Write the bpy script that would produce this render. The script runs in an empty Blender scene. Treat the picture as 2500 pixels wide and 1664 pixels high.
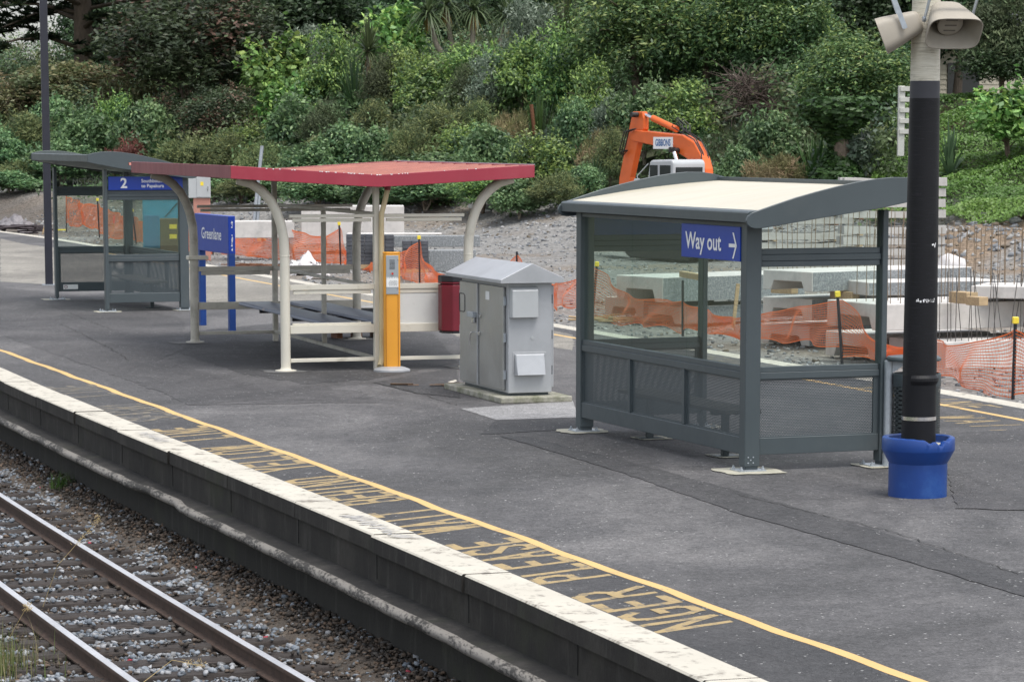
import bpy, bmesh, math, random
import numpy as np
from mathutils import Vector, Matrix

S = bpy.context.scene
COL = S.collection

# ------------------------------------------------------------------ camera, sky, sun, exposure
FPX, PCY, HOR, HC = 7391.0, 1357.4, 336.5, 2.95        # focal length, principal row, horizon row (photo pixels), eye height
TH = math.atan((PCY - HOR) / FPX)
cam = bpy.data.objects.new('camera', bpy.data.cameras.new('camera'))
COL.objects.link(cam)
cam.location = (0, 0, HC)
cam.rotation_euler = (math.pi / 2 - TH, 0, 0)
cam.data.sensor_width = 36
cam.data.lens = FPX / 2500 * 36
cam.data.shift_y = (PCY - 832) / 2500
cam.data.clip_end = 3000
cam.data.dof.use_dof = True
cam.data.dof.focus_distance = 27
cam.data.dof.aperture_fstop = 14
S.camera = cam

W = bpy.data.worlds.new('World')
S.world = W
W.use_nodes = True
wn, wl = W.node_tree.nodes, W.node_tree.links
sky = wn.new('ShaderNodeTexSky')
sky.sky_type = 'NISHITA'
sky.sun_disc = False
SUN_EL, SUN_AZ = math.radians(68), math.radians(140)      # azimuth clockwise from +Y
sky.sun_elevation = SUN_EL
sky.sun_rotation = SUN_AZ
sky.air_density = 1.0
sky.dust_density = 2.5
sky.ozone_density = 1.0
hs = wn.new('ShaderNodeHueSaturation')
hs.inputs['Saturation'].default_value = 0.32
wl.new(sky.outputs[0], hs.inputs['Color'])
bg = wn['Background']
bg.inputs['Strength'].default_value = 0.14
wl.new(hs.outputs[0], bg.inputs['Color'])

sun = bpy.data.objects.new('sun', bpy.data.lights.new('sun', 'SUN'))
COL.objects.link(sun)
sun.data.energy = 1.25
sun.data.angle = math.radians(30)
sun.data.color = (1.0, 0.96, 0.9)
sd = Vector((math.sin(SUN_AZ) * math.cos(SUN_EL), math.cos(SUN_AZ) * math.cos(SUN_EL), math.sin(SUN_EL)))
sun.rotation_euler = sd.to_track_quat('Z', 'Y').to_euler()
S.view_settings.view_transform = 'Standard'
S.view_settings.look = 'None'
S.view_settings.exposure = 0.98
S.view_settings.gamma = 1.0
S.cycles.max_bounces = 8
S.cycles.transparent_max_bounces = 24
S.cycles.caustics_reflective = False
S.cycles.caustics_refractive = False
S.cycles.use_denoising = True

# ------------------------------------------------------------------ helpers
def ray(x, y):
    a, b = (x - 1250) / FPX, -(y - PCY) / FPX
    c, s = math.cos(TH), math.sin(TH)
    return a, c + b * s, -s + b * c
def G(x, y, z=0.0):                     # the point at height z seen at a photo pixel
    a, b, c = ray(x, y)
    t = (z - HC) / c
    return Vector((a * t, b * t, z))
def AT(x, y, D):                        # the point at distance D seen at a photo pixel
    a, b, c = ray(x, y)
    t = D / b
    return Vector((a * t, D, HC + c * t))

rnd = random.Random(7)
NPR = np.random.default_rng(11)

def clampf(v, a, b): return max(a, min(b, v))
def smooth(a, b, v):
    t = clampf((v - a) / (b - a), 0, 1)
    return t * t * (3 - 2 * t)

class MB:
    def __init__(s): s.v = []; s.f = []; s.m = []
    def add(s, vs, fs, m=0):
        o = len(s.v)
        s.v += [tuple(p) for p in vs]
        for f in fs: s.f.append(tuple(i + o for i in f)); s.m.append(m)
        return s
    def box(s, x0, x1, y0, y1, z0, z1, m=0):
        return s.add([(x0,y0,z0),(x1,y0,z0),(x1,y1,z0),(x0,y1,z0),(x0,y0,z1),(x1,y0,z1),(x1,y1,z1),(x0,y1,z1)],
                     [(0,3,2,1),(4,5,6,7),(0,1,5,4),(1,2,6,5),(2,3,7,6),(3,0,4,7)], m)
    def xbox(s, mat, sx, sy, sz, m=0):
        h = [(a*sx/2, b*sy/2, c*sz/2) for c in (-1,1) for a,b in ((-1,-1),(1,-1),(1,1),(-1,1))]
        return s.add([mat @ Vector(p) for p in h], [(0,3,2,1),(4,5,6,7),(0,1,5,4),(1,2,6,5),(2,3,7,6),(3,0,4,7)], m)
    def prism(s, pts, axis, a, b, m=0):
        n = len(pts)
        def P(p, t):
            return {'x': (t, p[0], p[1]), 'y': (p[0], t, p[1]), 'z': (p[0], p[1], t)}[axis]
        vs = [P(p, a) for p in pts] + [P(p, b) for p in pts]
        fs = [tuple(range(n))[::-1], tuple(range(n, 2*n))] + [(i, (i+1) % n, n + (i+1) % n, n + i) for i in range(n)]
        return s.add(vs, fs, m)
    def tube(s, pts, r, n=10, m=0, cap=True):
        pts = [Vector(p) for p in pts]
        rs = r if isinstance(r, (list, tuple)) else [r] * len(pts)
        vs, up = [], None
        for i, p in enumerate(pts):
            d = (pts[min(i+1, len(pts)-1)] - pts[max(i-1, 0)]).normalized()
            if up is None:
                up = d.cross(Vector((0.13, 0.97, 0.2)))
                if up.length < 0.05: up = d.cross(Vector((1, 0, 0)))
            up = (up - d * up.dot(d)).normalized()
            w = d.cross(up)
            for k in range(n):
                a = 2 * math.pi * k / n
                vs.append(p + (up * math.cos(a) + w * math.sin(a)) * rs[i])
        fs = []
        for i in range(len(pts) - 1):
            for k in range(n):
                fs.append((i*n + k, i*n + (k+1) % n, (i+1)*n + (k+1) % n, (i+1)*n + k))
        if cap: fs += [tuple(range(n))[::-1], tuple(range((len(pts)-1)*n, len(pts)*n))]
        return s.add(vs, fs, m)
    def lathe(s, prof, n=32, c=(0,0,0), m=0, warp=None):
        vs = []
        for r, z in prof:
            for k in range(n):
                a = 2 * math.pi * k / n
                zz = z + (warp(a, r, z) if warp else 0)
                vs.append((c[0] + r*math.cos(a), c[1] + r*math.sin(a), c[2] + zz))
        fs = [(i*n+k, i*n+(k+1) % n, (i+1)*n+(k+1) % n, (i+1)*n+k) for i in range(len(prof)-1) for k in range(n)]
        if prof[0][0] > 1e-4: fs.append(tuple(range(n))[::-1])
        if prof[-1][0] > 1e-4: fs.append(tuple(range((len(prof)-1)*n, len(prof)*n)))
        return s.add(vs, fs, m)
    def mesh(s, name, mats, bevel=0, smoothdeg=None, seg=1):
        me = bpy.data.meshes.new(name)
        me.from_pydata(s.v, [], s.f)
        for i, mi in enumerate(s.m): me.polygons[i].material_index = mi
        bm = bmesh.new(); bm.from_mesh(me)
        bmesh.ops.recalc_face_normals(bm, faces=bm.faces)
        if bevel:
            es = [e for e in bm.edges if len(e.link_faces) == 2 and e.calc_face_angle(0) > math.radians(35)]
            bmesh.ops.bevel(bm, geom=es, offset=bevel, segments=seg, affect='EDGES', profile=0.5, clamp_overlap=True)
        bm.to_mesh(me); bm.free()
        for mt in (mats if isinstance(mats, (list, tuple)) else [mats]): me.materials.append(mt)
        if smoothdeg:
            me.shade_smooth(); me.set_sharp_from_angle(angle=math.radians(smoothdeg))
        return me
    def build(s, name, mats, parent=None, bevel=0, smoothdeg=None, label=None, seg=1):
        o = bpy.data.objects.new(name, s.mesh(name, mats, bevel, smoothdeg, seg))
        COL.objects.link(o)
        if parent: o.parent = parent
        if label: o['label'] = label
        return o

def thing(name, label, cat, loc=(0,0,0), rz=0.0, group=None, scale=1.0):
    o = bpy.data.objects.new(name, None); COL.objects.link(o)
    o.empty_display_size = 0.2
    o.location = loc; o.rotation_euler = (0, 0, rz); o.scale = (scale,)*3
    o['label'] = label; o['category'] = cat
    if group: o['group'] = group
    return o
def tag(o, label, cat, group=None):
    o['label'] = label; o['category'] = cat
    if group: o['group'] = group
    return o
def setting(o, kind='structure', label=None, cat=None):
    o['kind'] = kind
    if label: o['label'] = label
    if cat: o['category'] = cat
    return o
def copy_tree(o, parent=None, skip=()):
    c = o.copy(); COL.objects.link(c)
    if parent: c.parent = parent
    for ch in list(o.children):
        if ch not in skip: copy_tree(ch, c, skip)
    return c

def text_part(name, body, size, mat, parent, fn, sx=1.0, bold=0.0, label=None, align='CENTER', depth=0.0):
    cu = bpy.data.curves.new(name, 'FONT')
    cu.body = body; cu.size = size; cu.align_x = align; cu.align_y = 'CENTER'
    cu.offset = bold; cu.extrude = depth; cu.resolution_u = 3
    to = bpy.data.objects.new(name + '_curve', cu)
    COL.objects.link(to)
    dg = bpy.context.evaluated_depsgraph_get()
    me = bpy.data.meshes.new_from_object(to.evaluated_get(dg))
    bpy.data.objects.remove(to); bpy.data.curves.remove(cu)
    for v in me.vertices: v.co = fn(v.co.x * sx, v.co.y, v.co.z)
    me.materials.clear(); me.materials.append(mat)
    o = bpy.data.objects.new(name, me); COL.objects.link(o)
    if parent: o.parent = parent
    if label: o['label'] = label
    return o

# ------------------------------------------------------------------ materials
def nodes(name):
    m = bpy.data.materials.new(name); m.use_nodes = True
    nt = m.node_tree
    return m, nt.nodes, nt.links, nt.nodes['Principled BSDF']
def noise(n, l, scale, co, detail=5, rough=0.6, dist=0.0):
    t = n.new('ShaderNodeTexNoise')
    t.inputs['Scale'].default_value = scale; t.inputs['Detail'].default_value = detail
    t.inputs['Roughness'].default_value = rough; t.inputs['Distortion'].default_value = dist
    if co: l.new(co, t.inputs['Vector'])
    return t.outputs[0]
def ramp(n, l, fac, stops):
    r = n.new('ShaderNodeValToRGB')
    el = r.color_ramp.elements
    while len(el) < len(stops): el.new(0.5)
    for e, (p, c) in zip(el, stops):
        e.position = p; e.color = (*c, 1) if len(c) == 3 else c
    l.new(fac, r.inputs[0])
    return r.outputs[0]
def mixc(n, l, fac, a, b, mode='MIX'):
    x = n.new('ShaderNodeMix'); x.data_type = 'RGBA'; x.blend_type = mode
    for sock, val in ((x.inputs['Factor'], fac), (x.inputs['A'], a), (x.inputs['B'], b)):
        if isinstance(val, bpy.types.NodeSocket): l.new(val, sock)
        elif isinstance(val, (int, float)): sock.default_value = val
        else: sock.default_value = (*val, 1)
    return [o for o in x.outputs if o.type == 'RGBA'][0]
def mathn(n, l, op, a, b=None, clamp=False):
    x = n.new('ShaderNodeMath'); x.operation = op; x.use_clamp = clamp
    for i, v in enumerate((a, b)):
        if v is None: continue
        if isinstance(v, bpy.types.NodeSocket): l.new(v, x.inputs[i])
        else: x.inputs[i].default_value = v
    return x.outputs[0]
def bumpn(n, l, h, strength, dist=0.01):
    b = n.new('ShaderNodeBump'); b.inputs['Strength'].default_value = strength
    b.inputs['Distance'].default_value = dist
    l.new(h, b.inputs['Height'])
    return b.outputs[0]
def coords(n, l, kind='Object', stretch=None):
    t = n.new('ShaderNodeTexCoord')
    if not stretch: return t.outputs[kind]
    mp = n.new('ShaderNodeMapping'); mp.inputs['Scale'].default_value = stretch
    l.new(t.outputs[kind], mp.inputs['Vector'])
    return mp.outputs[0]

def M(name, col, rough=0.5, metal=0.0, var=0.12, scale=4.0, bump=0.0, bscale=60.0, dirt=None, dscale=2.5, damt=(0.5, 0.75), stretch=None, spec=None, bdist=0.004):
    m, n, l, p = nodes(name)
    co = coords(n, l, 'Object', stretch)
    c = tuple(col)
    lo = tuple(x * (1 - var) for x in c); hi = tuple(min(1, x * (1 + var)) for x in c)
    f = noise(n, l, scale, co)
    base = ramp(n, l, f, [(0.3, lo), (0.7, hi)])
    if dirt:
        d = noise(n, l, dscale, co, 8, 0.7)
        fac = ramp(n, l, d, [(damt[0], (0,0,0)), (damt[1], (1,1,1))])
        base = mixc(n, l, fac, base, dirt)
    l.new(base, p.inputs['Base Color'])
    rf = noise(n, l, scale * 3, co)
    rr = n.new('ShaderNodeMapRange'); rr.inputs['To Min'].default_value = max(0.02, rough - 0.1); rr.inputs['To Max'].default_value = min(1, rough + 0.1)
    l.new(rf, rr.inputs['Value']); l.new(rr.outputs[0], p.inputs['Roughness'])
    p.inputs['Metallic'].default_value = metal
    if spec is not None: p.inputs['Specular IOR Level'].default_value = spec
    if bump:
        l.new(bumpn(n, l, noise(n, l, bscale, co, 8, 0.7), bump, bdist), p.inputs['Normal'])
    return m

GREYP = M('grey_powder_coat', (0.06, 0.077, 0.085), 0.42, 0, 0.06, 3, 0.03, 300, dirt=(0.095, 0.107, 0.108), dscale=1.2, damt=(0.55, 0.9))
GREYD = M('dark_grey_steel', (0.05, 0.064, 0.07), 0.45, 0, 0.1, 3)
GALV = M('galvanised_steel', (0.42, 0.46, 0.5), 0.42, 0.55, 0.15, 14, 0.03, 90)
STEEL = None
CREAMP = M('cream_paint', (0.66, 0.63, 0.54), 0.42, 0, 0.05, 2.5, 0.04, 120, dirt=(0.3, 0.27, 0.2), dscale=2.2, damt=(0.58, 0.85))
CREAMD = M('shaded_weathered_cream_paint', (0.46, 0.44, 0.38), 0.5, 0, 0.12, 3, 0.05, 120, dirt=(0.22, 0.2, 0.16), dscale=3.5, damt=(0.5, 0.78))  # dirty cream of rear and middle frames, their shade painted in as darker tone
REDF = M('crimson_fascia_paint', (0.3, 0.028, 0.05), 0.35, 0, 0.06, 2, 0.02, 60, dirt=(0.34, 0.055, 0.075), dscale=1.3)
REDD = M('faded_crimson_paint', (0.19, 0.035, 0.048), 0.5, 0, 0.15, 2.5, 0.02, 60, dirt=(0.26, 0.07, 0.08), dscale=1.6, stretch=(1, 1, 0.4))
REDR = M('faded_red_roof_paint', (0.34, 0.125, 0.095), 0.5, 0, 0.12, 1.6, 0.03, 80, dirt=(0.45, 0.17, 0.12), dscale=2.8, damt=(0.5, 0.7))
BLUES = M('blue_sign_paint', (0.005, 0.042, 0.34), 0.35, 0, 0.04, 2)
BLUEP = M('blue_gloss_paint', (0.006, 0.045, 0.22), 0.4, 0, 0.08, 4, 0.05, 160, dirt=(0.03, 0.11, 0.33), dscale=3, damt=(0.5, 0.85))
WHITE = M('white_lettering', (0.8, 0.81, 0.82), 0.45, 0, 0.02, 5)
CREAMROOF = M('cream_polycarbonate_roof', (0.54, 0.5, 0.395), 0.4, 0, 0.05, 1.3, 0, 60, dirt=(0.5, 0.43, 0.29), dscale=1.1, damt=(0.52, 0.85), stretch=(0.5, 2, 1))
MORTAR = M('pale_mortar', (0.42, 0.405, 0.33), 0.85, 0, 0.12, 6, 0.3, 60, dirt=(0.35, 0.34, 0.26), dscale=5)
ORANGEP = M('orange_yellow_enamel', (0.72, 0.32, 0.035), 0.35, 0, 0.04, 2)
BLACKP = M('black_paint', (0.012, 0.013, 0.018), 0.4, 0, 0.2, 4)
REDBIN = M('dark_red_bin', (0.15, 0.007, 0.018), 0.45, 0, 0.15, 3, 0.03, 60)
PLINTH = M('mossy_concrete', (0.33, 0.32, 0.27), 0.9, 0, 0.25, 9, 0.6, 50, dirt=(0.11, 0.12, 0.06), dscale=5, damt=(0.45, 0.7), bdist=0.01)
CONC = M('pale_precast_concrete', (0.56, 0.54, 0.515), 0.8, 0, 0.1, 3, 0.15, 80, dirt=(0.34, 0.34, 0.33), dscale=2.0, damt=(0.5, 0.8))
CONCD = M('aggregate_concrete', (0.2, 0.215, 0.225), 0.85, 0, 0.4, 30, 0.3, 60, dirt=(0.36, 0.37, 0.37), dscale=26, damt=(0.5, 0.62))
TIMB = M('raw_timber', (0.42, 0.31, 0.18), 0.8, 0, 0.25, 5, 0.1, 60, stretch=(1, 8, 8))
SLEEP = M('old_sleeper_timber', (0.03, 0.024, 0.022), 0.85, 0, 0.35, 5, 0.8, 14, dirt=(0.065, 0.055, 0.048), dscale=7, damt=(0.45, 0.75), stretch=(0.35, 5, 5), bdist=0.012)
RUST = M('rusty_steel', (0.16, 0.07, 0.035), 0.8, 0.2, 0.35, 18, 0.2, 90)
REBAR = M('rebar_steel', (0.2, 0.15, 0.1), 0.75, 0.3, 0.3, 20)
REBARD = M('grey_rebar_steel', (0.1, 0.095, 0.09), 0.7, 0.4, 0.3, 20)
NETO = M('orange_plastic_net', (0.95, 0.19, 0.04), 0.5, 0, 0.08, 3)
YELL = M('yellow_plastic', (0.8, 0.62, 0.05), 0.5, 0, 0.05, 3)
EXO = M('orange_machine_paint', (0.66, 0.12, 0.018), 0.42, 0, 0.1, 2, 0.02, 50, dirt=(0.3, 0.07, 0.03), dscale=3, damt=(0.6, 0.85))
CABW = M('white_machine_paint', (0.42, 0.44, 0.455), 0.4, 0, 0.06, 2)
DARKG = M('dark_window_glass', (0.03, 0.035, 0.038), 0.08, 0, 0.1, 2)
RUBB = M('black_rubber', (0.015, 0.015, 0.015), 0.6, 0, 0.2, 9)
CHROME = M('polished_rod', (0.8, 0.8, 0.82), 0.15, 1.0, 0.03, 4)
BEIGE = M('beige_weathered_plastic', (0.33, 0.3, 0.25), 0.55, 0, 0.07, 5, 0.05, 90, dirt=(0.3, 0.27, 0.21), dscale=4, damt=(0.55, 0.85))
SEATB = None
BAG = M('white_plastic_sheet', (0.62, 0.6, 0.6), 0.5, 0, 0.15, 6, 0.2, 20, bdist=0.03)
PAVER = M('charcoal_paver', (0.075, 0.08, 0.092), 0.85, 0, 0.3, 4, 0.2, 60)
ROCK = M('pale_rock', (0.3, 0.28, 0.25), 0.9, 0, 0.3, 5, 0.6, 14, bdist=0.05)
PINKPL = M('pink_plinth_paint', (0.42, 0.2, 0.155), 0.7, 0, 0.08, 4)
CABG = M('grey_cabinet_paint', (0.42, 0.44, 0.45), 0.45, 0.1, 0.06, 3)
CYAN = M('blue_container_paint', (0.045, 0.26, 0.4), 0.5, 0, 0.12, 2, dirt=(0.11, 0.3, 0.42), dscale=3)
PAPER = M('white_paper_label', (0.75, 0.76, 0.75), 0.7, 0, 0.05, 20)
PINK = M('pink_marker_paint', (0.75, 0.08, 0.14), 0.6, 0, 0.05, 5)
ROOFT = M('slate_grey_roof_tile', (0.06, 0.062, 0.075), 0.6, 0, 0.2, 4)
WEATHB = M('cream_weatherboard', (0.55, 0.5, 0.4), 0.6, 0, 0.05, 3)
WFENCE = M('weathered_white_paint', (0.5, 0.5, 0.47), 0.7, 0, 0.15, 6, dirt=(0.25, 0.26, 0.22), dscale=6)
STRAW = M('dry_straw', (0.5, 0.38, 0.18), 0.9, 0, 0.25, 8)

def mk_steel():
    m, n, l, p = nodes('brushed_stainless_steel')
    co = coords(n, l, 'Object', (30, 30, 0.8))
    f = noise(n, l, 6, co, 4)
    l.new(ramp(n, l, f, [(0.3, (0.4, 0.405, 0.4)), (0.7, (0.5, 0.505, 0.5))]), p.inputs['Base Color'])
    p.inputs['Metallic'].default_value = 0.85
    f2 = noise(n, l, 3, coords(n, l), 3)
    l.new(ramp(n, l, f2, [(0.3, (0.28,)*3), (0.7, (0.42,)*3)]), p.inputs['Roughness'])
    return m
STEEL = mk_steel()
STEELL = M('matt_aluminium', (0.42, 0.435, 0.455), 0.45, 0.4, 0.06, 3, dirt=(0.36, 0.375, 0.39), dscale=2)

def mk_perf(name, col, pitch, frac):
    m, n, l, p = nodes(name)
    co = coords(n, l)
    sp = n.new('ShaderNodeSeparateXYZ'); l.new(co, sp.inputs[0])
    h = mathn(n, l, 'ADD', sp.outputs[0], sp.outputs[1])
    row = mathn(n, l, 'DIVIDE', sp.outputs[2], pitch * 0.866)
    rowi = mathn(n, l, 'FLOOR', row)
    off = mathn(n, l, 'MULTIPLY', mathn(n, l, 'MODULO', rowi, 2.0), 0.5)
    u = mathn(n, l, 'SUBTRACT', mathn(n, l, 'FRACT', mathn(n, l, 'ADD', mathn(n, l, 'DIVIDE', h, pitch), off)), 0.5)
    v = mathn(n, l, 'MULTIPLY', mathn(n, l, 'SUBTRACT', mathn(n, l, 'FRACT', row), 0.5), 0.866)
    d = mathn(n, l, 'SQRT', mathn(n, l, 'ADD', mathn(n, l, 'MULTIPLY', u, u), mathn(n, l, 'MULTIPLY', v, v)))
    hole = mathn(n, l, 'LESS_THAN', d, math.sqrt(frac * 0.866 / math.pi))
    p.inputs['Base Color'].default_value = (*col, 1); p.inputs['Roughness'].default_value = 0.45
    tr = n.new('ShaderNodeBsdfTransparent')
    mx = n.new('ShaderNodeMixShader')
    l.new(hole, mx.inputs[0]); l.new(p.outputs[0], mx.inputs[1]); l.new(tr.outputs[0], mx.inputs[2])
    l.new(mx.outputs[0], n['Material Output'].inputs['Surface'])
    return m
PERF = mk_perf('perforated_grey_steel', (0.06, 0.077, 0.085), 0.016, 0.3)
PERFO = mk_perf('perforated_grey_panel', (0.06, 0.077, 0.085), 0.016, 0.17)
PERFB = mk_perf('perforated_bin_steel', (0.045, 0.055, 0.058), 0.024, 0.3)
PERFS = mk_perf('perforated_blue_seat', (0.05, 0.07, 0.115), 0.05, 0.0)

def mk_glass(name, tint, refl=1.0, dust=0.05):
    m, n, l, p = nodes(name)
    tr = n.new('ShaderNodeBsdfTransparent'); tr.inputs[0].default_value = (*tint, 1)
    gl = n.new('ShaderNodeBsdfGlossy'); gl.inputs['Roughness'].default_value = 0.03
    lw = n.new('ShaderNodeLayerWeight'); lw.inputs['Blend'].default_value = 0.5
    f5 = mathn(n, l, 'POWER', lw.outputs['Facing'], 4.5)
    mx = n.new('ShaderNodeMixShader')
    l.new(mathn(n, l, 'ADD', mathn(n, l, 'MULTIPLY', f5, 0.7*refl), 0.02), mx.inputs[0])
    l.new(tr.outputs[0], mx.inputs[1]); l.new(gl.outputs[0], mx.inputs[2])
    df = n.new('ShaderNodeBsdfDiffuse'); df.inputs[0].default_value = (0.6, 0.62, 0.6, 1)
    mx2 = n.new('ShaderNodeMixShader')
    dn = noise(n, l, 2.5, coords(n, l), 7, 0.7)
    l.new(mathn(n, l, 'MULTIPLY', dn, dust * 2), mx2.inputs[0])
    l.new(mx.outputs[0], mx2.inputs[1]); l.new(df.outputs[0], mx2.inputs[2])
    l.new(mx2.outputs[0], n['Material Output'].inputs['Surface'])
    return m
GLASS = mk_glass('greenish_shelter_glass', (0.9, 0.95, 0.925), 1.0, 0.005)

def mk_seat():
    m, n, l, p = nodes('worn_blue_steel_seat')
    co = coords(n, l)
    v = n.new('ShaderNodeTexVoronoi'); v.inputs['Scale'].default_value = 22; v.inputs['Randomness'].default_value = 0
    l.new(co, v.inputs['Vector'])
    dots = ramp(n, l, v.outputs['Distance'], [(0.28, (0.012, 0.015, 0.022)), (0.34, (1, 1, 1))])
    base = ramp(n, l, noise(n, l, 3, co), [(0.3, (0.025, 0.042, 0.1)), (0.75, (0.06, 0.085, 0.16))])
    wear = ramp(n, l, noise(n, l, 2.2, co, 8), [(0.62, (0, 0, 0)), (0.72, (1, 1, 1))])
    base = mixc(n, l, wear, base, (0.2, 0.16, 0.15))
    l.new(mixc(n, l, 1.0, base, dots, 'MULTIPLY'), p.inputs['Base Color'])
    p.inputs['Roughness'].default_value = 0.38
    return m
SEATB = mk_seat()

def mk_wrap():
    m, n, l, p = nodes('black_tape_wrap')
    co = coords(n, l, 'Object', (2.5, 2.5, 60))
    f = noise(n, l, 3, co, 6, 0.8)
    l.new(ramp(n, l, f, [(0.3, (0.004, 0.0042, 0.005)), (0.58, (0.008, 0.0085, 0.011)), (0.7, (0.045, 0.045, 0.055))]), p.inputs['Base Color'])
    l.new(ramp(n, l, f, [(0.3, (0.42,)*3), (0.7, (0.55,)*3)]), p.inputs['Roughness'])
    p.inputs['Specular IOR Level'].default_value = 0.25
    l.new(bumpn(n, l, f, 0.6, 0.004), p.inputs['Normal'])
    return m
WRAP = mk_wrap()
def mk_fibre():
    m, n, l, p = nodes('peeling_cream_pole_paint')
    co = coords(n, l, 'Object', (2, 2, 40))
    f = noise(n, l, 3, co, 7, 0.75)
    c = ramp(n, l, f, [(0.32, (0.2, 0.18, 0.13)), (0.46, (0.55, 0.52, 0.43)), (0.7, (0.68, 0.66, 0.58))])
    l.new(c, p.inputs['Base Color'])
    p.inputs['Roughness'].default_value = 0.7
    l.new(bumpn(n, l, f, 0.5, 0.006), p.inputs['Normal'])
    return m
FIBRE = mk_fibre()

def mk_asphalt(name, a, b, c, speck=0.02):
    m, n, l, p = nodes(name)
    co = coords(n, l)
    big = noise(n, l, 0.24, coords(n, l, 'Object', (1.25, .8, 1)), 7, 0.62, 1.2)
    base = ramp(n, l, big, [(0.36, a), (0.5, b), (0.64, c)])
    mid = noise(n, l, 1.7, co, 8, 0.7)
    base = mixc(n, l, 0.75, base, ramp(n, l, mid, [(0.3, (0.36,)*3), (0.7, (0.64,)*3)]), 'OVERLAY')
    g2 = n.new('ShaderNodeTexVoronoi'); g2.inputs['Scale'].default_value = 26
    l.new(co, g2.inputs['Vector'])
    base = mixc(n, l, 0.6, base, ramp(n, l, g2.outputs['Color'], [(0.1, (0.36,)*3), (0.9, (0.64,)*3)]), 'OVERLAY')
    med = noise(n, l, 8, co, 4, 0.7)
    base = mixc(n, l, 0.6, base, ramp(n, l, med, [(0.3, (0.38,)*3), (0.7, (0.62,)*3)]), 'OVERLAY')
    grain = n.new('ShaderNodeTexVoronoi'); grain.inputs['Scale'].default_value = 75
    l.new(co, grain.inputs['Vector'])
    gr = ramp(n, l, grain.outputs['Color'], [(0.1, (0.3,)*3), (0.9, (0.7,)*3)])
    base = mixc(n, l, 0.8, base, gr, 'OVERLAY')
    # scuffs along the walking direction
    st = n.new('ShaderNodeMapping'); st.inputs['Rotation'].default_value = (0, 0, math.radians(18)); st.inputs['Scale'].default_value = (1.2, 0.25, 1)
    l.new(co, st.inputs['Vector'])
    sc = noise(n, l, 1.3, st.outputs[0], 9, 0.75)
    base = mixc(n, l, mathn(n, l, 'MULTIPLY', ramp(n, l, sc, [(0.52, (0,)*3), (0.75, (1,)*3)]), 0.3), base, tuple(min(1, x*1.5) for x in c))
    # pale gum spots and chips
    v2 = n.new('ShaderNodeTexVoronoi'); v2.inputs['Scale'].default_value = 19
    l.new(co, v2.inputs['Vector'])
    spots = mathn(n, l, 'LESS_THAN', v2.outputs['Distance'], mathn(n, l, 'MULTIPLY', noise(n, l, 0.7, co, 3), 0.32))
    thin = mathn(n, l, 'GREATER_THAN', noise(n, l, 7, co, 2), 0.56)
    base = mixc(n, l, mathn(n, l, 'MULTIPLY', mathn(n, l, 'MULTIPLY', spots, thin), 0.8), base, (0.4, 0.4, 0.39))
    l.new(base, p.inputs['Base Color'])
    l.new(ramp(n, l, mid, [(0.3, (0.62,)*3), (0.7, (0.85,)*3)]), p.inputs['Roughness'])
    p.inputs['Specular IOR Level'].default_value = 0.35
    l.new(bumpn(n, l, grain.outputs['Distance'], 0.5, 0.006), p.inputs['Normal'])
    return m
ASPH = mk_asphalt('worn_asphalt', (0.056, 0.055, 0.056), (0.082, 0.08, 0.082), (0.128, 0.124, 0.124))
ASPHD = mk_asphalt('new_dark_asphalt', (0.04, 0.04, 0.042), (0.053, 0.052, 0.054), (0.07, 0.069, 0.07))
ASPHM = mk_asphalt('medium_asphalt', (0.05, 0.049, 0.051), (0.07, 0.068, 0.07), (0.095, 0.092, 0.093))
ASPHL = mk_asphalt('old_chip_seal', (0.15, 0.14, 0.125), (0.2, 0.188, 0.165), (0.26, 0.245, 0.215))
PADC = mk_asphalt('trowelled_concrete_pad', (0.2, 0.198, 0.2), (0.23, 0.228, 0.23), (0.27, 0.265, 0.262))

def mk_worn(name, paint, under, lo, hi, scale, grain=60, stretch=None, dirty=None):
    m, n, l, p = nodes(name)
    co = coords(n, l, 'Object', stretch)
    f = noise(n, l, scale, co, 10, 0.75)
    g = noise(n, l, grain, co, 3)
    ff = mathn(n, l, 'ADD', f, mathn(n, l, 'MULTIPLY', mathn(n, l, 'SUBTRACT', g, 0.5), 0.35))
    fac = ramp(n, l, ff, [(lo, (0,)*3), (hi, (1,)*3)])
    pa = ramp(n, l, noise(n, l, 1.2, co), [(0.3, tuple(x*0.88 for x in paint)), (0.7, paint)])
    if dirty:
        pa = mixc(n, l, ramp(n, l, noise(n, l, 3.1, co, 9, 0.8), [(0.52, (0,)*3), (0.8, (1,)*3)]), pa, dirty)
    l.new(mixc(n, l, fac, under, pa), p.inputs['Base Color'])
    p.inputs['Roughness'].default_value = 0.75
    l.new(bumpn(n, l, g, 0.35, 0.004), p.inputs['Normal'])
    return m
COPING = mk_worn('worn_white_coping_paint', (0.52, 0.49, 0.42), (0.2, 0.18, 0.15), 0.36, 0.46, 4.5, 14, None, dirty=(0.4, 0.365, 0.305))
YLINE = mk_worn('yellow_line_paint', (0.6, 0.4, 0.16), (0.2, 0.17, 0.12), 0.3, 0.4, 3, 55)
LETT = mk_worn('worn_yellow_letter_paint', (0.36, 0.265, 0.125), (0.13, 0.115, 0.09), 0.38, 0.5, 7, 40)
LETTF = mk_worn('faint_yellow_letter_paint', (0.22, 0.18, 0.11), (0.1, 0.097, 0.092), 0.46, 0.62, 5, 45)

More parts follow.
